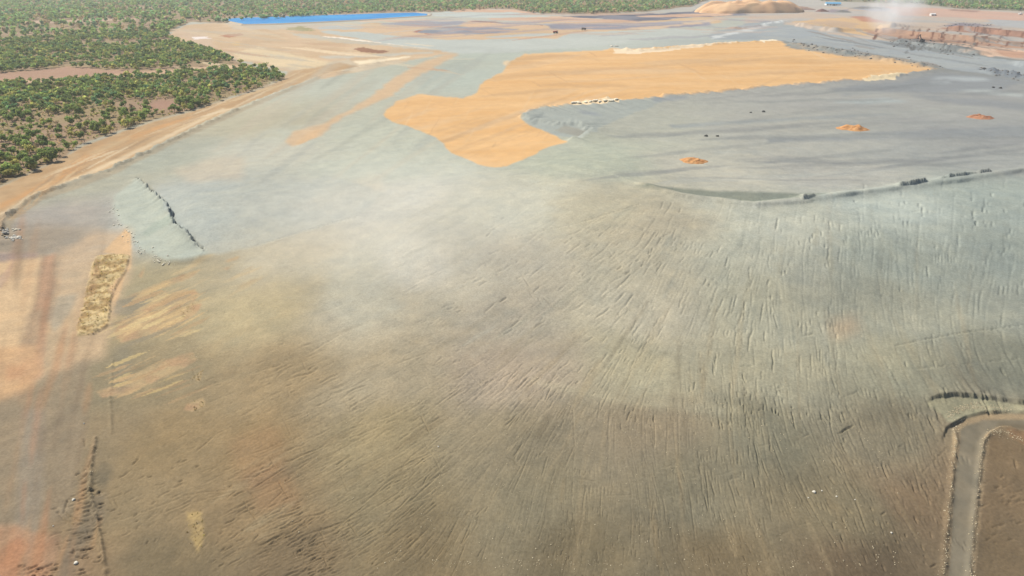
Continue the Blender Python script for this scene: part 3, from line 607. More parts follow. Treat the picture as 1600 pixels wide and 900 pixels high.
# ------------------------------------------------------------------ build ground objects out of the grid
vid = np.arange(NR*NC).reshape(NR, NC)
i, j = np.meshgrid(np.arange(NR-1), np.arange(NC), indexing='ij'); j2 = (j+1) % NC
quads = np.stack([vid[i, j], vid[i, j2], vid[i+1, j2], vid[i+1, j]], 2)[..., ::-1]
owner = np.zeros((NR-1, NC), int)
def fm(mask): return mask[:-1] & mask[1:]
owner[fm(MASKS['sand_sheet'])] = 1; owner[fm(MASKS['dirt_track'])] = 2; owner[fm(MASKS['gravel_road'])] = 3
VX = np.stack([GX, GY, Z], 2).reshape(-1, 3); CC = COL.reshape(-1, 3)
def tag(o, label=None, cat=None, group=None, kind=None):
    if label: o['label'] = label
    if cat: o['category'] = cat
    if group: o['group'] = group
    if kind: o['kind'] = kind
    return o
def mesh_np(name, V, F, m, parent=None, smooth=True, attrs=None, link=True):
    me = bpy.data.meshes.new(name); n = F.shape[1]
    me.vertices.add(len(V)); me.vertices.foreach_set('co', np.ascontiguousarray(V, np.float32).ravel())
    me.loops.add(F.size); me.loops.foreach_set('vertex_index', np.ascontiguousarray(F, np.int32).ravel())
    me.polygons.add(len(F)); me.polygons.foreach_set('loop_start', np.arange(0, F.size, n, dtype=np.int32))
    me.polygons.foreach_set('use_smooth', np.full(len(F), smooth))
    for k_, a in (attrs or {}).items():
        at = me.attributes.new(k_, 'FLOAT_COLOR', 'POINT')
        at.data.foreach_set('color', np.concatenate([a, np.ones((len(a), 1))], 1).astype(np.float32).ravel())
    me.update(calc_edges=True); me.validate()
    if m: me.materials.append(m)
    o = bpy.data.objects.new(name, me)
    if link: C.objects.link(o)
    if parent: o.parent = parent
    return o
def grid_obj(name, sel, m, label, cat, cap=False):
    F = quads[sel].reshape(-1, 4)
    u, inv = np.unique(F, return_inverse=True)
    V = VX[u]; F2 = inv.reshape(-1, 4); cc = CC[u]
    o = mesh_np(name, V, F2, m, attrs={'soil': cc})
    tag(o, label, cat, kind='structure'); return o
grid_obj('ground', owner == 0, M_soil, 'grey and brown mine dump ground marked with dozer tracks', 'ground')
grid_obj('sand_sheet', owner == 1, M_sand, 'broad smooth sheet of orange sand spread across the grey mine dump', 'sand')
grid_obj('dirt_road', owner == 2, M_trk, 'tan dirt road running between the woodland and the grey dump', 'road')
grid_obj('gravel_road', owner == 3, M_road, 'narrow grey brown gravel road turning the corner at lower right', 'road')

def hz(x, y):
    """height of the finished ground"""
    r_ = np.hypot(x, y); a = (np.arctan2(x, y)+AZM)/DAZ
    ri_ = np.clip(np.interp(r_, rad, np.arange(NR)), 0, NR-2); ci_ = np.clip(a, 0, nf-2)
    r0_ = np.floor(ri_).astype(int); c0_ = np.floor(ci_).astype(int); f = ri_-r0_; g = ci_-c0_
    return Z[r0_, c0_]*(1-f)*(1-g)+Z[r0_+1, c0_]*f*(1-g)+Z[r0_, c0_+1]*(1-f)*g+Z[r0_+1, c0_+1]*f*g
def spot(px, py):
    """where a photo point meets the finished ground"""
    px = np.array([px], float); py = np.array([py], float); z = np.zeros(1)
    for _ in range(14):
        x, y = on_plane(px, py, z); z = .5*z+.5*hz(x, y)
    return Vector((x[0], y[0], z[0]))

# ------------------------------------------------------------------ pond
P_PD = [(347,31),(370,29),(440,26.5),(540,23.5),(600,21.5),(650,20.3),(668,22),(666,25),(620,28),(560,32),(500,35),(430,38),(385,39)]
W = wpoly(P_PD, 3)
import bmesh
def flat_poly(name, W, z, m, thick):
    bm = bmesh.new(); vs = [bm.verts.new((x, y, z)) for x, y in W]; f = bm.faces.new(vs)
    if f.normal.z < 0: f.normal_flip()
    r = bmesh.ops.extrude_face_region(bm, geom=[f])
    for v in [g for g in r['geom'] if isinstance(g, bmesh.types.BMVert)]: v.co.z += thick
    bmesh.ops.recalc_face_normals(bm, faces=bm.faces)
    me = bpy.data.meshes.new(name); bm.to_mesh(me); bm.free(); me.materials.append(m)
    o = bpy.data.objects.new(name, me); C.objects.link(o); return o
M_w = noisy('pond_water', (.006, .16, .42), (.015, .23, .50), .01, .6); M_w.node_tree.nodes['Principled BSDF'].inputs['Specular IOR Level'].default_value = .06
pz = float(hz(W[:, 0], W[:, 1]).max())
wat = flat_poly('pond_water', W, pz+.15, M_w, .35); tag(wat, 'long bright blue water of the lined pond before the far wood', 'water', kind='structure')
# pale bank round the pond
def bank(name, W, width, h, m):
    n = len(W); V = []; cen = W.mean(0)
    d = np.roll(W, -1, 0)-np.roll(W, 1, 0); nrm = np.stack([d[:, 1], -d[:, 0]], 1); nrm /= np.hypot(nrm[:, 0], nrm[:, 1])[:, None]
    if ((W+nrm-cen)**2).sum() < ((W-nrm-cen)**2).sum(): nrm = -nrm
    prof = [(-2, -1), (width*.3, h), (width*.6, h), (width, -1.5)]
    for (o_, z) in prof: V.append(np.concatenate([W+nrm*o_, np.full((n, 1), pz+z)], 1))
    F = []
    for k in range(len(prof)-1):
        for q in range(n): F.append((k*n+q, k*n+(q+1) % n, (k+1)*n+(q+1) % n, (k+1)*n+q))
    return mesh_np(name, np.concatenate(V), np.array(F)[:, ::-1], m, smooth=False)
M_bank = noisy('bank_soil', lin((212, 190, 160)), lin((190, 184, 172)), .05)
tag(bank('pond_bank', W, 16, 1.6, M_bank), 'low pale bank round the bright blue pond', 'bank', kind='structure')

# ------------------------------------------------------------------ sand mound at the far edge (own mesh, real height)
def heap(name, centre, rx, ry, h, m, seed, n=40, rough=.18, power=1.5, flat=.0, rot=0, ns=3.0, smooth=True):
    g = np.linspace(-1, 1, n); A, B = np.meshgrid(g, g, indexing='ij')
    # square to disc
    U = A*np.sqrt(1-B*B/2); V = B*np.sqrt(1-A*A/2); q = np.hypot(U, V)
    nz = fbm(U*ns+seed, V*ns, seed, 4)
    z = np.clip(1-q**power, 0, 1); z = np.minimum(z, 1-flat)/(1-flat)
    z = z*(1+nz*rough*4)*h; wob = 1+fbm(np.cos(np.arctan2(V, U))*1.6+7+seed, np.sin(np.arctan2(V, U))*1.6+7, seed+3, 3)*.5
    X = U*rx*wob; Y = V*ry*wob; c, s = math.cos(rot), math.sin(rot)
    P = np.stack([X*c-Y*s, X*s+Y*c, z-0.25-(q > .97)*h*.1], 2).reshape(-1, 3)
    idx = np.arange(n*n).reshape(n, n)
    F = np.stack([idx[:-1, :-1], idx[1:, :-1], idx[1:, 1:], idx[:-1, 1:]], 2).reshape(-1, 4)
    o = mesh_np(name, P, F, m, smooth=smooth); o.location = centre; return o
M_mound = noisy('mound_sand', lin((246, 206, 160)), lin((236, 188, 144)), .03, bump=.5)
c = spot(1185, 20); o = heap('sand_mound', c+Vector((0, 60, 0)), 150, 80, 21, M_mound, 4, 60, .26, 3.2, .35); tag(o, 'large pale orange sand mound rising before the far trees', 'sand mound')
c = spot(1255, 16); o = heap('spoil_heap', c+Vector((0, 40, 0)), 48, 34, 9, noisy('spoil_violet', lin((150, 128, 126)), lin((180, 150, 130)), .06), 5, 30); tag(o, 'low heap just right of the large sand mound', 'spoil heap')
M_grey = noisy('grey_spoil', lin((128, 128, 128)), lin((150, 146, 140)), .2, bump=.3)
for (px, py, rx, ry, h, lab) in [(1284,18,18,14,7,'dark reddish spoil heap just right of the sand mound'),(1316,19,24,16,6,'long low grey spoil heap second right of the sand mound'),(1355,13,60,20,5,'wide flat grey stockpile in front of the far right wood')]:
    o = heap('spoil_heap', spot(px, py), rx, ry, h, M_grey if px > 1290 else noisy('red_spoil', lin((150, 110, 100)), lin((120, 90, 86)), .2), int(px), 24); tag(o, lab, 'spoil heap')

# three heaps of orange earth on the basin floor
M_or = noisy('orange_earth', lin((226, 176, 122)), lin((204, 146, 96)), .35, bump=.1); M_or2 = noisy('orange_earth_red', lin((206, 156, 122)), lin((180, 124, 94)), .35, bump=.1)
for (px, py, rx, ry, h, m_, lab) in [(1085,252,9.5,8,1.7,M_or,'nearest orange soil heap lying on the grey basin floor'),(1333,201,11.5,9.5,2.2,M_or,'middle orange soil heap on the grey basin floor'),(1532,184,11.5,9,2.0,M_or2,'reddish soil heap on the grey basin floor close to the right edge')]:
    o = heap('soil_heap', spot(px, py)-Vector((0, 0, .1)), rx, ry, h, m_, int(px), 44, .42, 1.4, .2, ns=2.6); tag(o, lab, 'soil heap', 'orange soil heaps on the basin')

# ------------------------------------------------------------------ rocks
def rock_mesh(name, seed, m, flat=.7, sub=2):
    bm = bmesh.new(); bmesh.ops.create_icosphere(bm, subdivisions=sub, radius=1)
    r_ = random.Random(seed); dirs = [Vector((r_.gauss(0, 1), r_.gauss(0, 1), r_.gauss(0, 1))).normalized() for _ in range(9)]
    lim = [r_.uniform(.55, .9) for _ in dirs]
    for v in bm.verts:
        for d, l in zip(dirs, lim):
            q = v.co.dot(d)
            if q > l: v.co -= d*(q-l)
        v.co.z *= flat
    me = bpy.data.meshes.new(name); bm.to_mesh(me); bm.free(); me.materials.append(m); return me
M_rl = noisy('pale_rock', lin((228, 222, 204), .95), lin((196, 188, 166), .95), 1.5, bump=.05)
M_rd = noisy('dark_rock', lin((96, 98, 96)), lin((70, 72, 72)), 1.0, bump=.05)
M_rw = noisy('white_rock', (.56, .54, .48), (.44, .42, .36), 1.5)
M_rb = noisy('slope_stone', lin((206, 194, 166), .8), lin((164, 152, 126), .8), 1.5)
rl = [rock_mesh('boulder', s, M_rl) for s in range(5)]; rd = [rock_mesh('boulder', s+20, M_rd) for s in range(3)]; rw = [rock_mesh('boulder', s+40, M_rw) for s in range(3)]
def rock(px, py, s, me, lab, grp=None, stretch=(1, 1, 1)):
    p = spot(px, py); o = bpy.data.objects.new('boulder', me); C.objects.link(o)
    o.location = p+Vector((0, 0, s*.25)); o.scale = (s*stretch[0], s*stretch[1], s*stretch[2]); o.rotation_euler = (0, 0, random.uniform(0, 6.28))
    return tag(o, lab, 'boulder', grp)
toe = [(172,318),(176,328),(182,340),(192,352),(202,366),(210,378),(216,388),(226,394),(240,400),(252,406),(268,410)]
tq = dens(toe, 10)
for k in range(130):
    a = random.choice(tq); s = random.choice([.14, .18, .22, .28, .36, .5])
    rock(a[0]+random.gauss(-1, 4.5), a[1]+random.gauss(1.5, 4), s, random.choice(rl), 'pale loose boulder at the foot of the grey tip face', 'boulders along the toe of the tip')
for (px, py, s, me, lab) in [(1173,176,1.0,rd[0],'smaller dark boulder of the far pair on the grey basin floor'),(1193,175,1.5,rd[1],'larger dark boulder of the far pair on the grey basin floor'),(1103,213,1.3,rd[2],'left dark boulder of the near pair above the nearest orange heap'),
        (1121,213,1.2,rd[0],'right dark boulder of the near pair above the nearest orange heap'),(131,662,.3,rw[0],'single white boulder on the grey flats left of the slope'),(115,781,.5,rw[1],'long white boulder among curved ruts at lower left'),
        (119,880,.5,rw[2],'white boulder at lower left just right of the orange soil'),(83,822,.22,rw[0],'small white boulder just above the orange soil patch'),(1272,769,.55,rw[1],'largest white boulder of the cluster low on the right slope'),
        (1284,767,.22,rw[2],'small white boulder right of the largest white one'),(1263,778,.22,rw[0],'small white boulder lower left of the largest white one'),(1307,776,.25,rw[2],'outlying white boulder right of the white cluster'),
        (1336,781,.22,rw[1],'farthest right white boulder of the scattered row low on the slope'),(1393,833,.3,rw[0],'white boulder beside the slope ruts left of the gravel road'),(685,698,.25,rw[1],'white boulder among the fan of tracks on the middle slope'),
        (1563,138,1.8,rd[1],'dark boulder at right edge on the far basin side'),(1552,137,1.4,rd[2],'smaller dark boulder left of the far right edge boulder')]:
    rock(px, py, s, me, lab)
# rubble pile at the left edge: white stones, each countable
for k in range(26):
    rock(24+random.gauss(0, 6), 372+random.gauss(0, 1.6), random.uniform(.4, 1.0), random.choice(rw), 'white stone in the long rubble pile at the left edge', 'stones of the white rubble pile')
for k in range(16):
    rock(7+random.gauss(0, 5), 364+random.gauss(0, 3), random.uniform(.5, 1.0), random.choice(rd if k % 2 else rw), 'stone of the mixed dark and white pile at the very left edge', 'stones of the mixed pile')
for k in range(8):
    rock(27+random.gauss(0, 4), 359+random.gauss(0, .8), random.uniform(.4, .7), random.choice(rl), 'brownish stone in the short row above the white rubble pile', 'stones above the rubble pile')
# pale slabs along the sand edge and white stones on the far side
for k in range(9):
    rock(896+k*8.5+random.uniform(-2, 2), 162-k*.75+random.uniform(-1, 1), random.uniform(1.6, 2.6), random.choice(rl), 'pale sand slab in the row along the lower edge of the orange sheet', 'pale slabs along the sand edge', (1.5, 1, .6))
for (px, lab) in [(956,'left white stone lying beyond the orange sheet'), (963,'right white stone lying beyond the orange sheet')]:
    rock(px, 72.5, 2.6, rw[0], lab, None, (1.6, 1, .7))
def stuff_stones(name, lines, n, jit, s0, s1, m, label, cat):
    V = []; F = []; base = []
    bm = bmesh.new(); bmesh.ops.create_icosphere(bm, subdivisions=1, radius=1); bv = np.array([v.co[:] for v in bm.verts]); bf = np.array([[v.index for v in f.verts] for f in bm.faces]); bm.free()
    P = []
    for L_, k_ in lines:
        q = np.array(dens(L_, 30), float); t = rng.integers(0, len(q), k_); P.append(q[t]+rng.normal(0, jit, (k_, 2))*rng.choice([.5, 1, 1.8], (k_, 1)))
    P = np.concatenate(P); x, y = ground_at(P[:, 0], P[:, 1]); z = hz(x, y)
    for q in range(len(P)):
        s = s0+(s1-s0)*rng.uniform(0, 1)**2.5; d = bv*(1+rng.normal(0, .16, bv.shape))*s*np.array([1, 1, .7]); d[:, 2] += s*.2
        V.append(d+np.array([x[q], y[q], z[q]])); F.append(bf+q*len(bv))
    o = mesh_np(name, np.concatenate(V), np.concatenate(F), m, smooth=False); tag(o, label, cat, kind='stuff'); return o
stuff_stones('gravel', [([(1474,910),(1478,840),(1484,780),(1489,720),(1494,690),(1490,668),(1505,657)], 420), ([(1516,910),(1520,850),(1527,780),(1532,730),(1536,694),(1548,676),(1570,676),(1600,690)], 500),
    ([(1480,655),(1500,640),(1540,638),(1590,640)], 380), ([(1485,645),(1530,630)], 160)], 0, 2.6, .05, .20, M_rb, 'pale gravel and small stones heaped along both gravel road berms', 'gravel')
M_rb_unused = noisy('slope_stone', lin((196, 184, 156), .8), lin((160, 148, 122), .8), 1.5)
scat = [([(random.uniform(450, 1450), random.uniform(520, 900)), (random.uniform(450, 1450), random.uniform(520, 900))], 14) for _ in range(60)]
stuff_stones('loose_stones', scat+[([(880,640),(1120,650)], 60), ([(300,470),(306,560)], 50), ([(600,880),(1400,880)], 200), ([(1380,300),(1600,290)], 60), ([(150,690),(140,780)], 40)], 0, 6, .07, .17, M_rb, 'small loose stones strewn over the tracked brown slope', 'stones')
stuff_stones('pit_rubble', [([(1230,68),(1300,79),(1360,88),(1470,106)], 160), ([(1472,42),(1500,38),(1552,41)], 50), ([(1392,66),(1440,70),(1520,86)], 90), ([(1530,108),(1600,122)], 60)], 0, 2.2, .7, 2.2, M_grey, 'grey rubble along the benches of the far right workings', 'rubble')

# ------------------------------------------------------------------ vegetation
def leafmat(name, cols):
    m = mat(name, (.08, .1, .04), .8, .15); t = m.node_tree; N = t.nodes; b = N['Principled BSDF']
    at = N.new('ShaderNodeAttribute'); at.attribute_name = 'leaf'
    oi = N.new('ShaderNodeObjectInfo'); mr = N.new('ShaderNodeMapRange'); mr.inputs[3].default_value = .75; mr.inputs[4].default_value = 1.3
    t.links.new(oi.outputs['Random'], mr.inputs[0])
    vm = N.new('ShaderNodeVectorMath'); vm.operation = 'SCALE'; t.links.new(at.outputs['Color'], vm.inputs[0]); t.links.new(mr.outputs[0], vm.inputs['Scale'])
    t.links.new(vm.outputs[0], b.inputs['Base Color'])
    tr = N.new('ShaderNodeBsdfTranslucent'); mxs = N.new('ShaderNodeMixShader'); mxs.inputs[0].default_value = .42
    t.links.new(vm.outputs[0], tr.inputs[0]); t.links.new(b.outputs[0], mxs.inputs[1]); t.links.new(tr.outputs[0], mxs.inputs[2])
    t.links.new(mxs.outputs[0], N['Material Output'].inputs[0]); return m
M_leaf = leafmat('leaves', None); M_bark = noisy('bark', (.20, .16, .12), (.10, .08, .06), 1.2)
def crown(rs, nl, size, h, wd, lobes, col, jit=.35, sparse=0):
    """leaf-clump cards through lumpy lobes; returns V, F, colours"""
    cs = []
    for k in range(lobes):
        a = rs.uniform(0, 6.28); q = rs.uniform(.15, .75)*wd
        cs.append((q*math.cos(a), q*math.sin(a), h*rs.uniform(.45, .9), wd*rs.uniform(.32, .6)))
    cs.append((0, 0, h*.8, wd*.55)); cs = np.array(cs)
    pick = rs.integers(0, len(cs), nl); d = rs.normal(0, 1, (nl, 3)); d /= np.linalg.norm(d, axis=1)[:, None]
    rr_ = cs[pick, 3]*rs.uniform(.55, 1.05, nl)
    P = cs[pick, :3]+d*rr_[:, None]*np.array([1, 1, .75])
    u = rs.normal(0, 1, (nl, 3)); n_ = d+rs.normal(0, .5, (nl, 3)); n_ /= np.linalg.norm(n_, axis=1)[:, None]
    u -= (u*n_).sum(1)[:, None]*n_; u /= np.linalg.norm(u, axis=1)[:, None]; v = np.cross(n_, u)
    s = size*rs.uniform(.6, 1.3, nl)[:, None]; s2 = s*rs.uniform(.5, 1, nl)[:, None]
    V = np.stack([P-u*s-v*s2*.6, P+u*s-v*s2, P+u*s*.8+v*s2, P-u*s+v*s2*.7], 1).reshape(-1, 3)
    F = np.arange(nl*4).reshape(nl, 4)
    lobe_t = rs.uniform(.7, 1.35, len(cs))[pick]
    cc = np.array(col)[None]*lobe_t[:, None]*rs.uniform(.75, 1.3, nl)[:, None]*np.stack([rs.uniform(.85, 1.2, nl), np.ones(nl), rs.uniform(.7, 1.1, nl)], 1)
    return V, F, np.repeat(cc, 4, 0)
def trunk_np(h, r_, rs, limbs=3, sides=6):
    V = []; F = []
    def tube(a, b, r1, r2):
        a = np.array(a, float); b = np.array(b, float); d = b-a; d /= np.linalg.norm(d); s = np.cross(d, [1, .3, .2]); s /= np.linalg.norm(s); t = np.cross(d, s); base = sum(len(q) for q in V)
        an = np.linspace(0, 2*math.pi, sides, endpoint=False)
        ring = np.cos(an)[:, None]*s+np.sin(an)[:, None]*t
        V.append(a+ring*r1); V.append(b+ring*r2)
        for k in range(sides): F.append((base+k, base+(k+1) % sides, base+sides+(k+1) % sides, base+sides+k))
    top = (rs.uniform(-.3, .3), rs.uniform(-.3, .3), h*.5)
    tube((0, 0, -.4), top, r_, r_*.7)
    for k in range(limbs):
        a = rs.uniform(0, 6.28); tube(top, (top[0]+math.cos(a)*h*.28, top[1]+math.sin(a)*h*.28, h*rs.uniform(.7, .9)), r_*.6, r_*.2)
    return np.concatenate(V), np.array(F)
KINDS = {'green': (.26, .345, .11), 'olive': (.42, .41, .15), 'dark': (.19, .26, .09), 'dry': (.42, .34, .23), 'teal': (.19, .32, .15)}
proto = []
for kn, nl, sz, h, wd, lb in [('green',520,.42,7.5,3.7,7),('green',480,.42,6.5,3.3,6),('dark',560,.42,8.5,3.6,7),('dark',460,.40,6.8,3.0,6),('olive',460,.42,6.2,3.4,7),('olive',400,.38,5.0,2.8,5),('dry',260,.30,6.0,3.0,7),('dry',200,.28,4.6,2.5,6)]:
    rs = np.random.default_rng(len(proto)+50)
    V, F, cc = crown(rs, nl, sz, h, wd, lb, KINDS[kn]); Vt, Ft = trunk_np(h, .22, rs, 4)
    oc = mesh_np('crown', V, F, M_leaf, attrs={'leaf': cc}, smooth=False, link=False); ot = mesh_np('trunk', Vt, Ft, M_bark, link=False)
    proto.append((kn, oc.data, ot.data))
PW = wpoly(P_FW, 3); PR = wpoly(P_FR, 3)
CLEAR = [wpoly(p, 3) for p in ([(-200,131),(0,122),(60,121),(140,116),(215,112),(300,106),(390,98),(396,104),(300,112),(215,118),(140,125),(60,130),(0,131),(-200,142)],
    [(-200,120),(0,114),(100,105),(180,109),(250,112),(120,121),(0,126),(-200,133)], [(230,165),(250,156),(285,158),(270,170),(235,172)], [(30,34),(120,30),(220,28),(224,31),(120,34),(36,38)], [(235,64),(262,60),(278,66),(240,69)],
    [(80,186),(96,178),(112,190),(100,200)], [(178,160),(210,156),(214,164),(180,168)], [(62,62),(88,61),(90,66),(66,67)], [(160,62),(172,60),(172,70),(160,70)], [(0,66),(14,66),(14,70),(0,70)])]
def scatter(n, r0, r1, a0, a1, polys):
    r_ = np.sqrt(rng.uniform(r0*r0, r1*r1, n)); a = rng.uniform(a0, a1, n); x = r_*np.sin(a); y = r_*np.cos(a)
    ok = np.zeros(n, bool)
    for P in polys: ok |= inside(P, x, y)
    for P in CLEAR: ok &= ~inside(P, x, y)
    return x[ok], y[ok]
def thin(x, y, cell):
    seen = set(); keep = []
    for k in range(len(x)):
        q = (int(x[k]//cell), int(y[k]//cell))
        if q in seen: continue
        seen.add(q); keep.append(k)
    return np.array(keep)
def density(x, y):
    d = .55+fbm(x/70, y/70, 901, 4)*2.0+fbm(x/14, y/14, 951, 2)*1.0
    # opener brownish ground south of the dirt road
    r_ = np.hypot(x, y); az = np.degrees(np.arctan2(x, y))
    d = np.where((r_ > 470) & (r_ < 730), d*.9-.22, d); d = np.where((r_ > 730), d+.05, d); d = np.where(r_ <= 470, d+.45, d)
    return d
# near wood
x, y = scatter(34000, 250, 720, R(-60), R(-15), [PW]); k = thin(x, y, 4.4); x, y = x[k], y[k]
ok = rng.uniform(0, 1, len(x)) < np.clip(density(x, y), .05, 1); x, y = x[ok], y[ok]
z = hz(x, y)
def to_px(x, y, z):
    dx, dy, dz = x, y, z-CAMH
    f = dy*math.cos(PITCH)-dz*math.sin(PITCH); u = dy*math.sin(PITCH)+dz*math.cos(PITCH)
    return 800+FPX*dx/f, 450-FPX*u/f
px, py = to_px(x, y, z+4)
vis = (px > -12) & (px < 1612) & (py < 905)
order = np.argsort(np.where(vis, np.hypot(x, y), 1e9))
near = order[:300]; rest = np.setdiff1d(np.arange(len(x)), near)
gname = 'trees at the near end of the woodland'
word = {'green': 'bushy green tree', 'dark': 'dark green dense tree', 'olive': 'yellowish olive tree', 'dry': 'grey brown half bare tree'}
for n_, k in enumerate(near):
    d_track = 0
    kind_i = int(rng.choice(8, p=[.17, .15, .17, .11, .15, .13, .07, .05]))
    kn, mc, mt = proto[kind_i]
    e = bpy.data.objects.new('tree', None); C.objects.link(e); e.empty_display_size = 2
    e.location = (x[k], y[k], z[k]); e.rotation_euler = (0, 0, rng.uniform(0, 6.28)); s = rng.uniform(.5, 1.12); e.scale = (s, s, s*rng.uniform(.85, 1.1))
    a = bpy.data.objects.new('crown', mc); b = bpy.data.objects.new('trunk', mt)
    for q in (a, b): C.objects.link(q); q.parent = e
    tag(e, f'{word[kn]} in the near woodland beside the tan dirt road', 'tree', gname)
def wood(name, x, y, z, nl, sz, hh, wd, lb, label, seed, cols=('green', 'dark', 'olive', 'dry', 'green'), trunks=True, var=10, tint=None, kind='stuff', group=None):
    rs = np.random.default_rng(seed); pr = []
    for q in range(var):
        kn = cols[q % len(cols)]; V, F, cc = crown(rs, nl, sz, hh*rs.uniform(.8, 1.2), wd*rs.uniform(.8, 1.2), lb, KINDS[kn]); pr.append((V, F, cc))
    AV = []; AF = []; AC = []; base = 0
    for k in range(len(x)):
        V, F, cc = pr[int(rs.integers(0, var))]; a = rs.uniform(0, 6.28); s = rs.uniform(.7, 1.3); c_, s_ = math.cos(a)*s, math.sin(a)*s
        W_ = np.stack([V[:, 0]*c_-V[:, 1]*s_+x[k], V[:, 0]*s_+V[:, 1]*c_+y[k], V[:, 2]*s*.95+z[k]], 1)
        AV.append(W_); AF.append(F+base); AC.append(cc*rs.uniform(.75, 1.25)); base += len(V)
    o = mesh_np(name, np.concatenate(AV), np.concatenate(AF), M_leaf, attrs={'leaf': np.concatenate(AC)}, smooth=False)
    tag(o, label, 'woodland', kind=kind); return o
wood('woodland', x[rest], y[rest], z[rest], 110, .60, 5.2, 2.5, 6, 'mixed green and brown woodland south of the pale dirt road', 3, cols=('green', 'olive', 'dark', 'dry', 'green', 'olive'))
# low scrub on the open floor
x2, y2 = scatter(16000, 250, 900, R(-60), R(-15), [PW]); ok = rng.uniform(0, 1, len(x2)) < .6; x2, y2 = x2[ok], y2[ok]
wood('scrub', x2, y2, hz(x2, y2), 16, .38, 1.4, .9, 3, 'low dry scrub and bushes on the open woodland floor', 5, cols=('dry', 'olive', 'dry', 'green'))['category'] = 'scrub'
# middle wood
x, y = scatter(60000, 720, 1500, R(-60), R(-5), [PW]); k = thin(x, y, 6.0); x, y = x[k], y[k]
ok = rng.uniform(0, 1, len(x)) < np.clip(density(x, y)+.1, .05, 1); x, y = x[ok], y[ok]
wood('woodland', x, y, hz(x, y), 44, .95, 5.8, 2.9, 5, 'denser green woodland beyond the pale dirt road', 7, cols=('green', 'teal', 'green', 'dark', 'olive'))
# far wood
x, y = scatter(120000, 1500, 3600, R(-50), R(50), [PW, PR]); k = thin(x, y, 13.0); x, y = x[k], y[k]
ok = rng.uniform(0, 1, len(x)) < np.clip(density(x*.4, y*.4)+.05, .12, 1); x, y = x[ok], y[ok]
wood('far_woodland', x, y, hz(x, y), 16, 2.5, 8.5, 5.5, 4, 'hazy far woodland across the top of the view', 9, cols=('teal', 'green', 'dry', 'dark', 'teal', 'green'))
# dry grass on the soil island and yellow tufts
def tufts(name, polys, n, label, col, s0=.35, s1=.7, seed=0):
    rs = np.random.default_rng(seed); V = []; F = []; CC_ = []; b = 0
    for P, k_ in polys:
        W_ = wpoly(P, 2); lo = W_.min(0); hi = W_.max(0)
        q = rs.uniform(lo, hi, (k_*3, 2)); ok_ = inside(W_, q[:, 0], q[:, 1]); q = q[ok_][:k_]
        zz = hz(q[:, 0], q[:, 1])
        for t in range(len(q)):
            s = rs.uniform(s0, s1); c_ = np.array(col)*rs.uniform(.5, 1.4)*np.array([1, rs.uniform(.85, 1.15), rs.uniform(.7, 1.2)])
            for m_ in range(5):
                a = rs.uniform(0, 6.28); d = np.array([math.cos(a), math.sin(a), 0]); pp = np.array([-d[1], d[0], 0])*s*.25
                o_ = np.array([q[t, 0], q[t, 1], zz[t]-.05])
                V += [o_-pp, o_+pp, o_+d*s*.7+np.array([0, 0, s])]; F.append((b, b+1, b+2)); b += 3; CC_ += [c_]*3
    o = mesh_np(name, np.array(V), np.array(F), M_leaf, attrs={'leaf': np.array(CC_)}, smooth=False); tag(o, label, 'grass', kind='stuff'); return o
tufts('dry_grass', [(P_ISL, 700)], 0, 'dry golden brown grass covering the raised soil island', (.60, .48, .22), .2, .5, 1)
tufts('yellow_grass', [([(292,800),(316,796),(322,840),(308,872),(290,840)], 22), ([(292,632),(318,620),(320,634),(300,644)], 20), ([(270,480),(312,470),(306,492),(280,500)], 40), ([(296,592),(318,578),(312,596)], 30)], 0, 'sparse yellow grass tufts on the sandy patches of the slope', (.42, .33, .14), .2, .4, 2)

# ------------------------------------------------------------------ machines and sheds in the distance
M_wh = mat('white_paint', (.78, .78, .76), .4, .4); M_yel = mat('yellow_paint', (.6, .36, .05), .45, .4); M_drk = mat('dark_steel', (.03, .03, .035), .6, .3); M_gl = mat('cab_glass', (.02, .03, .04), .1, .6)
M_rub = mat('rubber', (.02, .02, .02), .9, .1); M_blue = mat('blue_roof', (.06, .33, .58), .45, .4); M_red = mat('red_paint', (.25, .05, .03), .5, .3)
def box(bm, c, s, taper=1.0, rx=0, rz=0):
    r = bmesh.ops.create_cube(bm, size=1); vs = r['verts']
    for v in vs:
        if v.co.z > 0: v.co.x *= taper; v.co.y *= taper
        v.co = Vector((v.co.x*s[0], v.co.y*s[1], v.co.z*s[2]))
    bmesh.ops.rotate(bm, verts=vs, cent=(0, 0, 0), matrix=Matrix.Rotation(rz, 3, 'Z') @ Matrix.Rotation(rx, 3, 'Y'))
    bmesh.ops.translate(bm, verts=vs, vec=c)
    bmesh.ops.bevel(bm, geom=[e for e in bm.edges if all(v in vs for v in e.verts)], offset=min(s)*.08, segments=1, affect='EDGES')
def cyl(bm, c, r_, d, axis='Y', n=18):
    q = bmesh.ops.create_cone(bm, cap_ends=True, segments=n, radius1=r_, radius2=r_, depth=d)
    if axis == 'Y': bmesh.ops.rotate(bm, verts=q['verts'], cent=(0, 0, 0), matrix=Matrix.Rotation(R(90), 3, 'X'))
    bmesh.ops.translate(bm, verts=q['verts'], vec=c)
def part(name, fn, m, parent):
    bm = bmesh.new(); fn(bm); me = bpy.data.meshes.new(name); bm.to_mesh(me); bm.free(); me.materials.append(m)
    o = bpy.data.objects.new(name, me); C.objects.link(o); o.parent = parent; return o
def empty(name, p, rz, label, cat, group=None):
    e = bpy.data.objects.new(name, None); C.objects.link(e); e.location = p; e.rotation_euler = (0, 0, rz); return tag(e, label, cat, group)
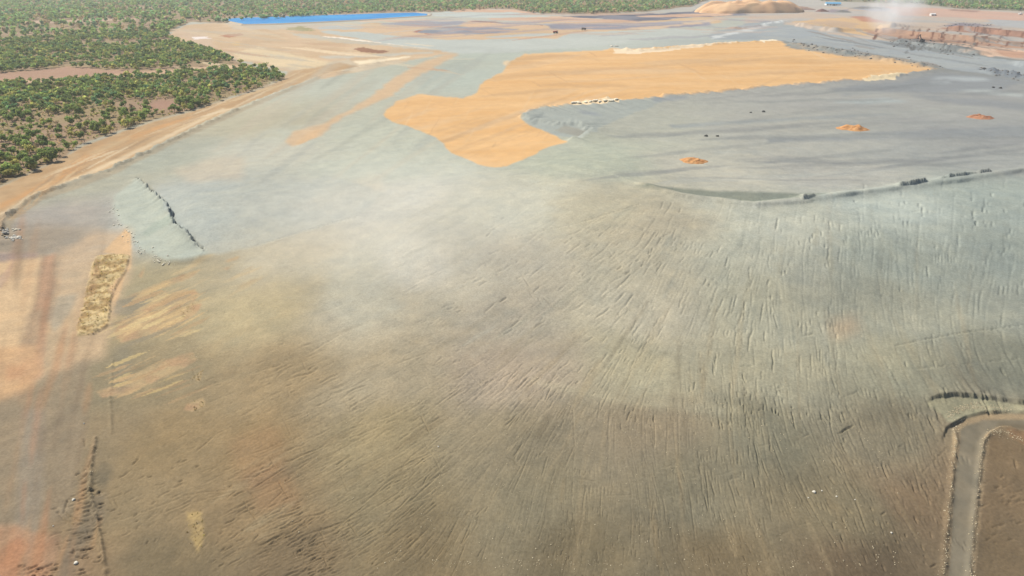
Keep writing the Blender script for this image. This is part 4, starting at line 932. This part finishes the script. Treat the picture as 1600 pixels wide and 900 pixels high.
def wheels(e, xs, yw, r_, wd):
    for x_ in xs:
        for s in (-1, 1):
            wv = part('wheel', lambda bm: cyl(bm, (x_, s*yw, r_), r_, wd), M_rub, e)
            part('rim', lambda bm: cyl(bm, (x_, s*(yw+wd*.5), r_), r_*.5, .06), M_wh, wv)
def dump_truck(px, py, rz, body, label):
    e = empty('haul_truck', spot(px, py), rz, label, 'truck', 'haul trucks in the far workings')
    part('chassis', lambda bm: box(bm, (0, 0, 1.4), (8.5, 2.4, .6)), M_drk, e)
    part('dump_bed', lambda bm: (box(bm, (-1.2, 0, 3.3), (6.2, 4.2, 1.7), 1.15, R(-4)), box(bm, (2.9, 0, 4.4), (2.6, 4.0, .25))), body, e)
    part('cab', lambda bm: box(bm, (3.2, -.8, 3.1), (1.8, 1.9, 1.8), .9), M_wh, e); part('windscreen', lambda bm: box(bm, (4.12, -.8, 3.3), (.08, 1.5, .9)), M_gl, e)
    part('hood', lambda bm: box(bm, (3.4, .9, 2.3), (2.0, 1.5, 1.2)), body, e)
    wheels(e, (-2.4, 2.9), 1.9, 1.35, .9)
def pickup(px, py, rz, label, s=1.0):
    e = empty('pickup_truck', spot(px, py), rz, label, 'truck', 'white vehicles in the distance'); e.scale = (s, s, s)
    part('body', lambda bm: (box(bm, (0, 0, .85), (5.2, 1.9, .7)), box(bm, (-1.5, .9, 1.35), (2.1, .08, .4)), box(bm, (-1.5, -.9, 1.35), (2.1, .08, .4))), M_wh, e)
    part('cab', lambda bm: box(bm, (.45, 0, 1.6), (2.0, 1.75, .85), .82), M_wh, e); part('windscreen', lambda bm: box(bm, (1.42, 0, 1.6), (.06, 1.4, .5)), M_gl, e)
    wheels(e, (-1.6, 1.6), .9, .42, .28)
dump_truck(868, 52, R(20), M_red, 'dark red haul truck left of the pair below the striped far stockpile')
dump_truck(912, 47, R(170), M_drk, 'dark blue grey haul truck right of the pair below the striped far stockpile')
dump_truck(1303, 9, R(10), M_drk, 'dark haul truck standing beside the blue roofed shed')
pickup(1594, 23, R(15), 'white service truck parked at the far right edge', 2.0)
pickup(540, 24, R(5), 'small white truck on the far bank of the blue pond', 1.6)
pickup(378, 28, R(5), 'white truck by the left end of the blue pond', 1.6)
def shed(px, py, L_, wd, h, rz, mr_, mw_, label, cat='shed'):
    e = empty('long_shed', spot(px, py), rz, label, cat)
    part('wall', lambda bm: box(bm, (0, 0, h*.5), (L_, wd, h)), mw_, e)
    def roof(bm):
        v = [bm.verts.new(p) for p in [(-L_/2-.5, -wd/2-.5, h), (L_/2+.5, -wd/2-.5, h), (L_/2+.5, wd/2+.5, h), (-L_/2-.5, wd/2+.5, h), (-L_/2-.5, 0, h+wd*.22), (L_/2+.5, 0, h+wd*.22)]]
        for f in [(0, 1, 5, 4), (2, 3, 4, 5), (0, 4, 3), (1, 2, 5), (0, 3, 2, 1)]: bm.faces.new([v[q] for q in f])
    part('roof', roof, mr_, e)
    for k in range(max(2, int(L_/9))):
        part('door', lambda bm: box(bm, (-L_/2+4+k*9, -wd/2-.04, h*.35), (3.2, .12, h*.68)), M_drk, e)
shed(1301, 8.2, 44, 16, 5, R(-4), M_blue, M_wh, 'long shed with a bright blue roof behind the far heaps')
shed(1457, 24.5, 13, 7, 4, R(12), M_wh, M_wh, 'small all white shed standing alone on the far pink ground')
# excavator burning black at the head of the smoke
e = empty('excavator', spot(1440, 66)+Vector((0, 0, .2)), R(200), 'black excavator with raised arm under the smoke on the far bench', 'excavator')
part('tracks', lambda bm: (box(bm, (0, 1.4, .6), (5.2, .8, 1.1)), box(bm, (0, -1.4, .6), (5.2, .8, 1.1))), M_drk, e)
part('body', lambda bm: (box(bm, (-.6, 0, 2.1), (4.6, 3.0, 1.6)), cyl(bm, (0, 0, 1.2), 1.1, .5, 'Z')), M_drk, e)
part('cab', lambda bm: box(bm, (1.0, .9, 2.9), (1.6, 1.2, 1.9), .9), M_gl, e)
part('boom', lambda bm: (box(bm, (2.8, -.3, 5.2), (5.6, .6, .8), 1, R(-55)), box(bm, (4.8, -.3, 8.0), (2.4, .5, .7), 1, R(10))), M_drk, e)
part('arm', lambda bm: box(bm, (6.2, -.3, 6.4), (3.8, .45, .55), 1, R(75)), M_drk, e)
part('bucket', lambda bm: box(bm, (6.6, -.3, 4.2), (1.4, 1.3, 1.3), .7), M_drk, e)
e.scale = (1.35, 1.35, 1.35)

# ------------------------------------------------------------------ smoke and haze
def volbox(name, c, s, node_fn, label, cat):
    bm = bmesh.new(); bmesh.ops.create_cube(bm, size=1); me = bpy.data.meshes.new(name); bm.to_mesh(me); bm.free()
    o = bpy.data.objects.new(name, me); C.objects.link(o); o.location = c; o.scale = s
    m = bpy.data.materials.new(name); m.use_nodes = True; t = m.node_tree
    for n_ in list(t.nodes):
        if n_.type == 'BSDF_PRINCIPLED': t.nodes.remove(n_)
    v = t.nodes.new('ShaderNodeVolumePrincipled'); t.links.new(v.outputs[0], t.nodes['Material Output'].inputs['Volume'])
    node_fn(t, v); me.materials.append(m); tag(o, label, cat, kind='stuff'); return o
def hzn(t, v):
    v.inputs['Color'].default_value = (.86, .93, 1.0, 1); v.inputs['Density'].default_value = .00008; v.inputs['Anisotropy'].default_value = .2
volbox('haze', (0, 0, 94), (33000, 33000, 212), hzn, 'pale blue haze softening the far woodland', 'haze')
def plume(t, v):
    v.inputs['Color'].default_value = (.95, .97, 1, 1); N = t.nodes
    tc = N.new('ShaderNodeTexCoord'); nz = N.new('ShaderNodeTexNoise'); nz.inputs['Scale'].default_value = 3.0; nz.inputs['Detail'].default_value = 3
    t.links.new(tc.outputs['Object'], nz.inputs['Vector'])
    gr = N.new('ShaderNodeTexGradient'); gr.gradient_type = 'SPHERICAL'; mp = N.new('ShaderNodeMapping'); mp.inputs['Scale'].default_value = (2, 2, 1.9)
    t.links.new(tc.outputs['Object'], mp.inputs['Vector']); t.links.new(mp.outputs[0], gr.inputs[0])
    a = N.new('ShaderNodeMath'); a.operation = 'MULTIPLY'; t.links.new(gr.outputs['Fac'], a.inputs[0])
    mr = N.new('ShaderNodeMapRange'); mr.inputs[1].default_value = .35; mr.inputs[2].default_value = .65; t.links.new(nz.outputs['Fac'], mr.inputs[0]); t.links.new(mr.outputs[0], a.inputs[1])
    b = N.new('ShaderNodeMath'); b.operation = 'MULTIPLY'; b.inputs[1].default_value = .045; t.links.new(a.outputs[0], b.inputs[0]); t.links.new(b.outputs[0], v.inputs['Density'])
p = spot(1425, 62)
volbox('smoke_plume', p+Vector((-22, 30, 45)), (100, 100, 86), plume, 'pale smoke drifting up from the excavator on the far bench', 'smoke')
def dust(t, v):
    v.inputs['Color'].default_value = (1, .99, .96, 1); N = t.nodes
    tc = N.new('ShaderNodeTexCoord'); nz = N.new('ShaderNodeTexNoise'); nz.inputs['Scale'].default_value = 2.6; nz.inputs['Detail'].default_value = 3
    t.links.new(tc.outputs['Object'], nz.inputs['Vector'])
    gr = N.new('ShaderNodeTexGradient'); gr.gradient_type = 'SPHERICAL'; mp = N.new('ShaderNodeMapping'); mp.inputs['Scale'].default_value = (2, 2, 2)
    t.links.new(tc.outputs['Object'], mp.inputs['Vector']); t.links.new(mp.outputs[0], gr.inputs[0])
    mr = N.new('ShaderNodeMapRange'); mr.inputs[1].default_value = .3; mr.inputs[2].default_value = .7; mr.inputs[3].default_value = .25; t.links.new(nz.outputs['Fac'], mr.inputs[0])
    a = N.new('ShaderNodeMath'); a.operation = 'MULTIPLY'; t.links.new(gr.outputs['Fac'], a.inputs[0]); t.links.new(mr.outputs[0], a.inputs[1])
    b = N.new('ShaderNodeMath'); b.operation = 'MULTIPLY'; b.inputs[1].default_value = .009; t.links.new(a.outputs[0], b.inputs[0]); t.links.new(b.outputs[0], v.inputs['Density'])
p = spot(640, 410)
volbox('dust_cloud', p+Vector((-8, 10, 14)), (170, 170, 50), dust, 'pale dust drifting low over the middle of the grey dump', 'dust')
print('verts', NR*NC, 'rows', NR)
